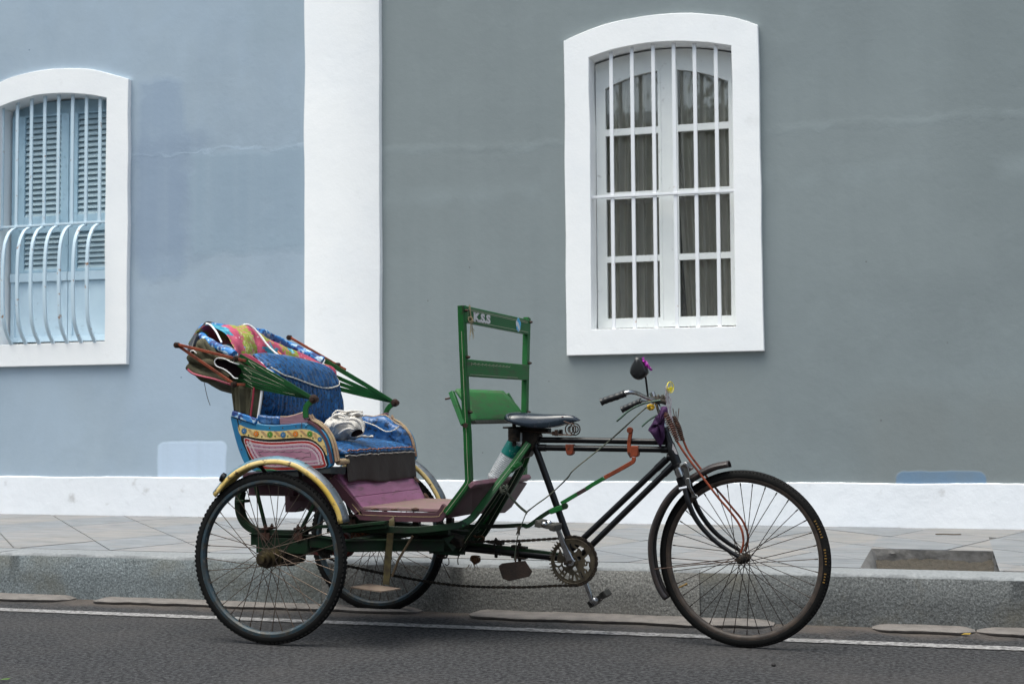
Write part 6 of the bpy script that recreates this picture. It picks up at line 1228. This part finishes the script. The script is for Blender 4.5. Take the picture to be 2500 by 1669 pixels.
# raised wrinkles, then the outline of the hollow painted dark at the front
def swag(pts, r_, el=.75):
    pa = cr(PP(SE, pts), 6); n_ = len(pa); lum.tube(pa, [r_*(.45+.55*sin(pi*(i+.5)/n_)) for i in range(n_)], 12, ell=el)
swag([(20, 320, -.165), (70, 215, -.17), (150, 180, -.165), (240, 200, -.16)], .009)
swag([(70, 410, -.18), (120, 320, -.19), (240, 285, -.195), (330, 300, -.18), (380, 350, -.18)], .009)
swag([(250, 250, -.17), (350, 235, -.16), (440, 280, -.15), (485, 370, -.15), (480, 430, -.16)], .010)
swag([(60, 180, -.14), (130, 125, -.13), (250, 140, -.11), (330, 128, -.08), (480, 132, -.05)], .009, .5)
swag([(320, 190, -.12), (390, 165, -.10), (455, 190, -.06), (470, 140, -.05)], .010); swag([(0, 270, -.14), (40, 245, -.16), (50, 330, -.18)], .009)
swag([(150, 440, -.195), (230, 390, -.205), (300, 370, -.205), (360, 385, -.2)], .008)
oc = P(SE(400, 440), -.190); tn = V((.9, .43, 0)); nn_ = V((.43, -.9, 0)); ringp = [oc+tn*(.027*cos(a))+V((0, 0, (.019 if sin(a) > 0 else .011)*sin(a)+.007*cos(a))) for a in [2*pi*k/28 for k in range(28)]]
tr_p = cr(PP(SE, [(400, 482, -.16), (450, 470, -.14), (520, 478, -.10), (605, 476, -.06)]), 4); lum.tube(tr_p, [.008+.004*sin(i*1.1) for i in range(len(tr_p))], 8, ell=.6)
cl = rest(lum, 'cloth_bundle', greyc, 'crumpled grey-white cloth bundle lying on the blue seat cushion', 'cloth', smooth=80)
m = M(); m.rings([[oc+(p-oc)*.95-nn_*.004 for p in ringp], [oc+(p-oc)*.02-nn_*.006 for p in ringp]], True, False); lay(m, 'hollow_shade_disc', shadein, cl)  # black disc painted as the shaded hollow of the pale bundle
# purple cloth hung from the handlebar
def drape(frm, outl, y, mt, name, label, cat, th=.010, **k):
    ol = cr2([xz(p) for p in PP(frm, outl, y)], 3, True); cx_ = sum(p[0] for p in ol)/len(ol); cz_ = sum(p[1] for p in ol)/len(ol); m = M(); R = []
    for s_, yy in ((.12, -1.0), (.45, -.95), (.8, -.7), (1, 0), (.9, .7), (.5, .9), (.1, 1)):
        R.append([V((cx_+(p[0]-cx_)*s_, y+yy*th*(1+.5*sin(p[0]*160+p[1]*40))+NZ.noise(V((p[0]*30, p[1]*18, s_*2)))*th*.7, cz_+(p[1]-cz_)*s_)) for p in ol])
    m.rings(R); return rest(m, name, mt, label, cat, smooth=80, **k)
drape(EE, [(842, 560), (885, 555), (903, 580), (900, 612), (880, 625), (872, 700), (872, 790), (868, 870), (848, 915), (826, 947), (800, 905), (770, 850), (742, 805), (717, 780), (750, 720), (782, 655), (812, 628), (830, 600)], -.035, purplec, 'purple_cloth', 'dark purple cloth tied under the handlebar stem, hanging over the head tube', 'cloth', .016)
m = M(); random.seed(21)
for k in range(26):
    t = k/25; q = P(EE(668+75*t**1.2, 105+100*t), -.165+.01*sin(k)); a = random.uniform(0, 6.3); s_ = .010*(1.25-.5*t); N = V((random.uniform(-1, 1), random.uniform(-1, .2), random.uniform(-1, 1))).normalized(); U = N.orthogonal().normalized(); W_ = N.cross(U)
    pts = [q+(U*cos(b)+W_*sin(b))*s_*(1 if j % 2 else .55)+N*random.uniform(-.004, .004) for j, b in enumerate([a+2*pi*j/8 for j in range(8)])]; m.add([q]+pts, [(0, 1+j, 1+(j+1) % 8) for j in range(8)])
rest(m, 'magenta_ribbon', magenta, 'magenta ribbon flower tied to the edge of the black mirror', 'ribbon', smooth=0, fixn=False)
m = M(); q = P(EE(928, 372), -.01)
dn = Matrix.Rotation(rad(62), 3, 'Z') @ Matrix.Rotation(rad(-8), 3, 'Y')
el = [q+dn @ V((.0205*cos(a), 0, .0225*sin(a))) for a in [2*pi*k/28 for k in range(28)]]; m.tube(el, .0018, 6, loop=True)
def hrt(t): return (16*sin(t)**3/17, (13*cos(t)-5*cos(2*t)-2*cos(3*t)-cos(4*t))/17)
hp_ = [q+dn @ V((.015*hrt(t)[0], 0, .013*hrt(t)[1]-.008)) for t in [2*pi*k/28 for k in range(28)]]; m.rings([[p+dn @ V((0, -.0012, 0)) for p in hp_], [p+dn @ V((0, .0012, 0)) for p in hp_]]); m.tube([q+dn @ V((0, 0, .0)), q+dn @ V((0, 0, .022))], .001, 5); m.tube([q+dn @ V((0.008, 0, .0)), q+dn @ V((0.006, 0, .021))], .001, 5)
rest(m, 'heart_charm', yellowpl, 'yellow plastic ring charm with a heart, hung above the handlebar stem', 'charm')
m = M()
for k, pts in enumerate(([(890, 370), (886, 430), (892, 520), (905, 600), (930, 680)], [(905, 380), (905, 450), (915, 520), (925, 600), (945, 690)], [(912, 450), (935, 500), (930, 570), (935, 640), (950, 700)], [(885, 375), (895, 352), (910, 352)])):
    m.tube(cr(PP(EE, pts, -.012+.006*k), 5), .0034 if k < 2 else .0024, 6)
rest(m, 'bead_string', clearp, 'translucent bead string hanging in front of the handlebar stem under the yellow charm', 'string')
m = M(); random.seed(4)
for k in range(7): a = k*.9; m.ball(P(EE(740+22*cos(a), 562+18*sin(a)), -.03-.004*k), .0085, 8, sc=(1, .5, .8))
rest(m, 'yellow_flower', mat('yellow_petals', (.65, .38, .01), .7), 'small crumpled yellow flower tucked below the handlebar clamp', 'flower', smooth=60)
def tangle(c, r, n, th, seed, sc=(1, 1, 1)):
    random.seed(seed); pts = []; 
    for k in range(n): t = k*.55; d_ = V((sin(t*1.3+seed)*cos(t*.31), sin(t*.77+1), cos(t*1.3+seed)*cos(t*.23+seed))); pts.append(V(c)+V((d_.x*sc[0], d_.y*sc[1], d_.z*sc[2]))*r*random.uniform(.75, 1))
    m = M(); m.tube(cr(pts, 4), th, 5); return m
m = tangle(P(KN(1570, 740), -.02), .022, 90, .0024, 3, (1.1, .9, .9)); m.ball(P(KN(1570, 740), -.02), .018, 14)
for k in range(6): q = P(KN(1400+40*k, 850), -.02); m.tube([q, q+V((random.uniform(-.02, .02), 0, -.012-.01*random.random()))], .0012, 4)
m.tube(cr(PP(KN, [(1520, 160, -.02), (1600, 200, -.02), (1720, 180, -.03), (1780, 240, -.02), (1700, 290, -.02)]), 4), .005, 6)
rest(m, 'coir_rope_coil', coir, 'wad of brown coir rope hanging under the frame tube behind the lower chain stay', 'rope')
m = tangle(P(KN(800, 620), -.05), .022, 70, .0026, 8, (1.2, .7, .8)); m.tube(cr(PP(KN, [(780, 800, -.05), (840, 930, -.05), (960, 1150, -.05), (950, 1160, -.05), (900, 1050, -.05), (820, 880, -.05)]), 4), .0016, 5); m.tube(cr(PP(KN, [(930, 700, -.05), (940, 830, -.05), (890, 870, -.05), (850, 840, -.05)]), 4), .002, 5); m.tube(cr(PP(KN, [(1170, 640, -.05), (1150, 760, -.05), (1165, 860, -.05)]), 4), .0024, 5)
rest(m, 'rope_bundle', mat('dull_brown_cord', (.04, .024, .018), .9), 'dark brown cord wound round the chassis joint with its ends hanging', 'rope')
m = M(); m.tube(cr(PP(A, [(345, 640), (352, 680), (360, 720), (375, 780), (395, 835)], -.43), 4), .0014, 5); rest(m, 'loose_string', cord, 'thin dark string dangling from the underside of the folded hood', 'string')
m = M(); m.prism([xz(p) for p in PP(SP, [(560, 1200), (700, 1175), (850, 1172), (960, 1195), (900, 1200), (700, 1205)], -.45)], -.455, -.44); rb(m, 'green_tie', mat('green_tie', (.04, .16, .08), .6), smooth=0)
# ------------------------------------------------------------------ litter
def litter(q, z, size, mt, name, label, cat, rz=.3, lumpy=False):
    p = O+ray(q)*((z-O.z)/ray(q).z); m = M()
    if lumpy: m.ball((0, 0, size*.4), size*.6, 10, sc=(1, .8, .6), fn=lambda d_: 1+.3*NZ.noise(d_*2))
    else: m.add([(-size, 0, .003), (-size*.3, size*.28, .008), (size*.6, size*.2, .004), (size, 0, .010), (size*.5, -size*.22, .004), (-size*.4, -size*.25, .006)], [(0, 1, 2, 3, 4, 5)])
    o = m.build(name, mt, None, smooth=60 if lumpy else 0); o.location = (p.x, p.y, z); o.rotation_euler = (0, 0, rz); return tag(o, label, cat)
leafy = mat('dry_yellow_leaf', (.30, .20, .03), .8); twigm = mat('brown_twig', (.07, .05, .03), .9)
litter((1889, 1626), 0, .016, mat('dark_pebble', (.02, .018, .018), .9), 'pebble', 'small dark pebble on the asphalt in the foreground', 'pebble', lumpy=True)
litter((2359, 1550), .004, .022, leafy, 'dry_leaf', 'tiny yellow leaf on the road by the cracked mortar strip at right', 'leaf')
litter((257, 1455), .004, .03, leafy, 'dry_leaf', 'yellow leaf at the gap between the mortar strips left of the rear wheel', 'leaf', 1.0)
litter((2117, 1283.5), ZP+.004, .045, mat('olive_leaf', (.12, .12, .04), .8), 'dry_leaf', 'olive leaf scraps at the foot of the white plinth', 'leaf', .1)
p = O+ray((2315, 1305))*((ZP+.006-O.z)/ray((2315, 1305)).z); m = M(); m.tube([(-.07, 0, .003), (-.02, .006, .004), (.03, .002, .003), (.07, .012, .004)], .0035, 6); o = m.build('twig', twigm, None); o.location = p; tag(o, 'thin brown twig lying on the pavement behind the open pocket', 'twig')
litter((12, 1661), 0, .02, mat('green_leaf', (.06, .12, .02), .7), 'green_leaf', 'small green leaf on the asphalt at the lower left corner', 'leaf', .6)
# ------------------------------------------------------------------ tree across the street, mirrored in the upper panes
tree = empty('street_tree', (-5.2, -6.2, 0)); tag(tree, 'leafy tree across the street, mirrored in the upper window panes', 'tree')
m = M(); m.tube([(-5.2, -6.2, -.1), (-5.1, -6.25, 2.2), (-5.3, -6.2, 4.2), (-5.0, -6.3, 6)], [.2, .16, .13, .07], 10)
for a in range(6): m.tube([(-5.2, -6.2, 4+.25*a), (-5.2+cos(a*1.1)*1.2, -6.2+sin(a*1.1)*.8, 5.4+.2*a), (-5.2+cos(a*1.1)*2.1, -6.2+sin(a*1.1)*1.3, 6.2+.2*a)], [.07, .045, .02], 6)
par(m.build('trunk', mat('bark', (.08, .06, .045), .9), None), tree)
m = M(); random.seed(31)
for k in range(5200):
    cl_ = random.randrange(26); random_c = (sin(cl_*2.3)*2.5, cos(cl_*1.7)*1.1, sin(cl_*.9+1)*1.6); g = lambda s_: random.gauss(0, s_)
    p = V((-5.1+random_c[0]+g(.42), -6.2+random_c[1]+g(.4), 6.8+random_c[2]+g(.38))); U = V((g(1), g(1), g(1))).normalized(); W_ = U.orthogonal().normalized(); s_ = random.uniform(.05, .10); m.add([p-U*s_, p+W_*s_*.5, p+U*s_, p-W_*s_*.5], [(0, 1, 2, 3)])
par(m.build('crown', mat('leaves', (.05, .085, .02), .6, c2=(.08, .11, .03), s2=3), None, 0, fixn=False), tree)
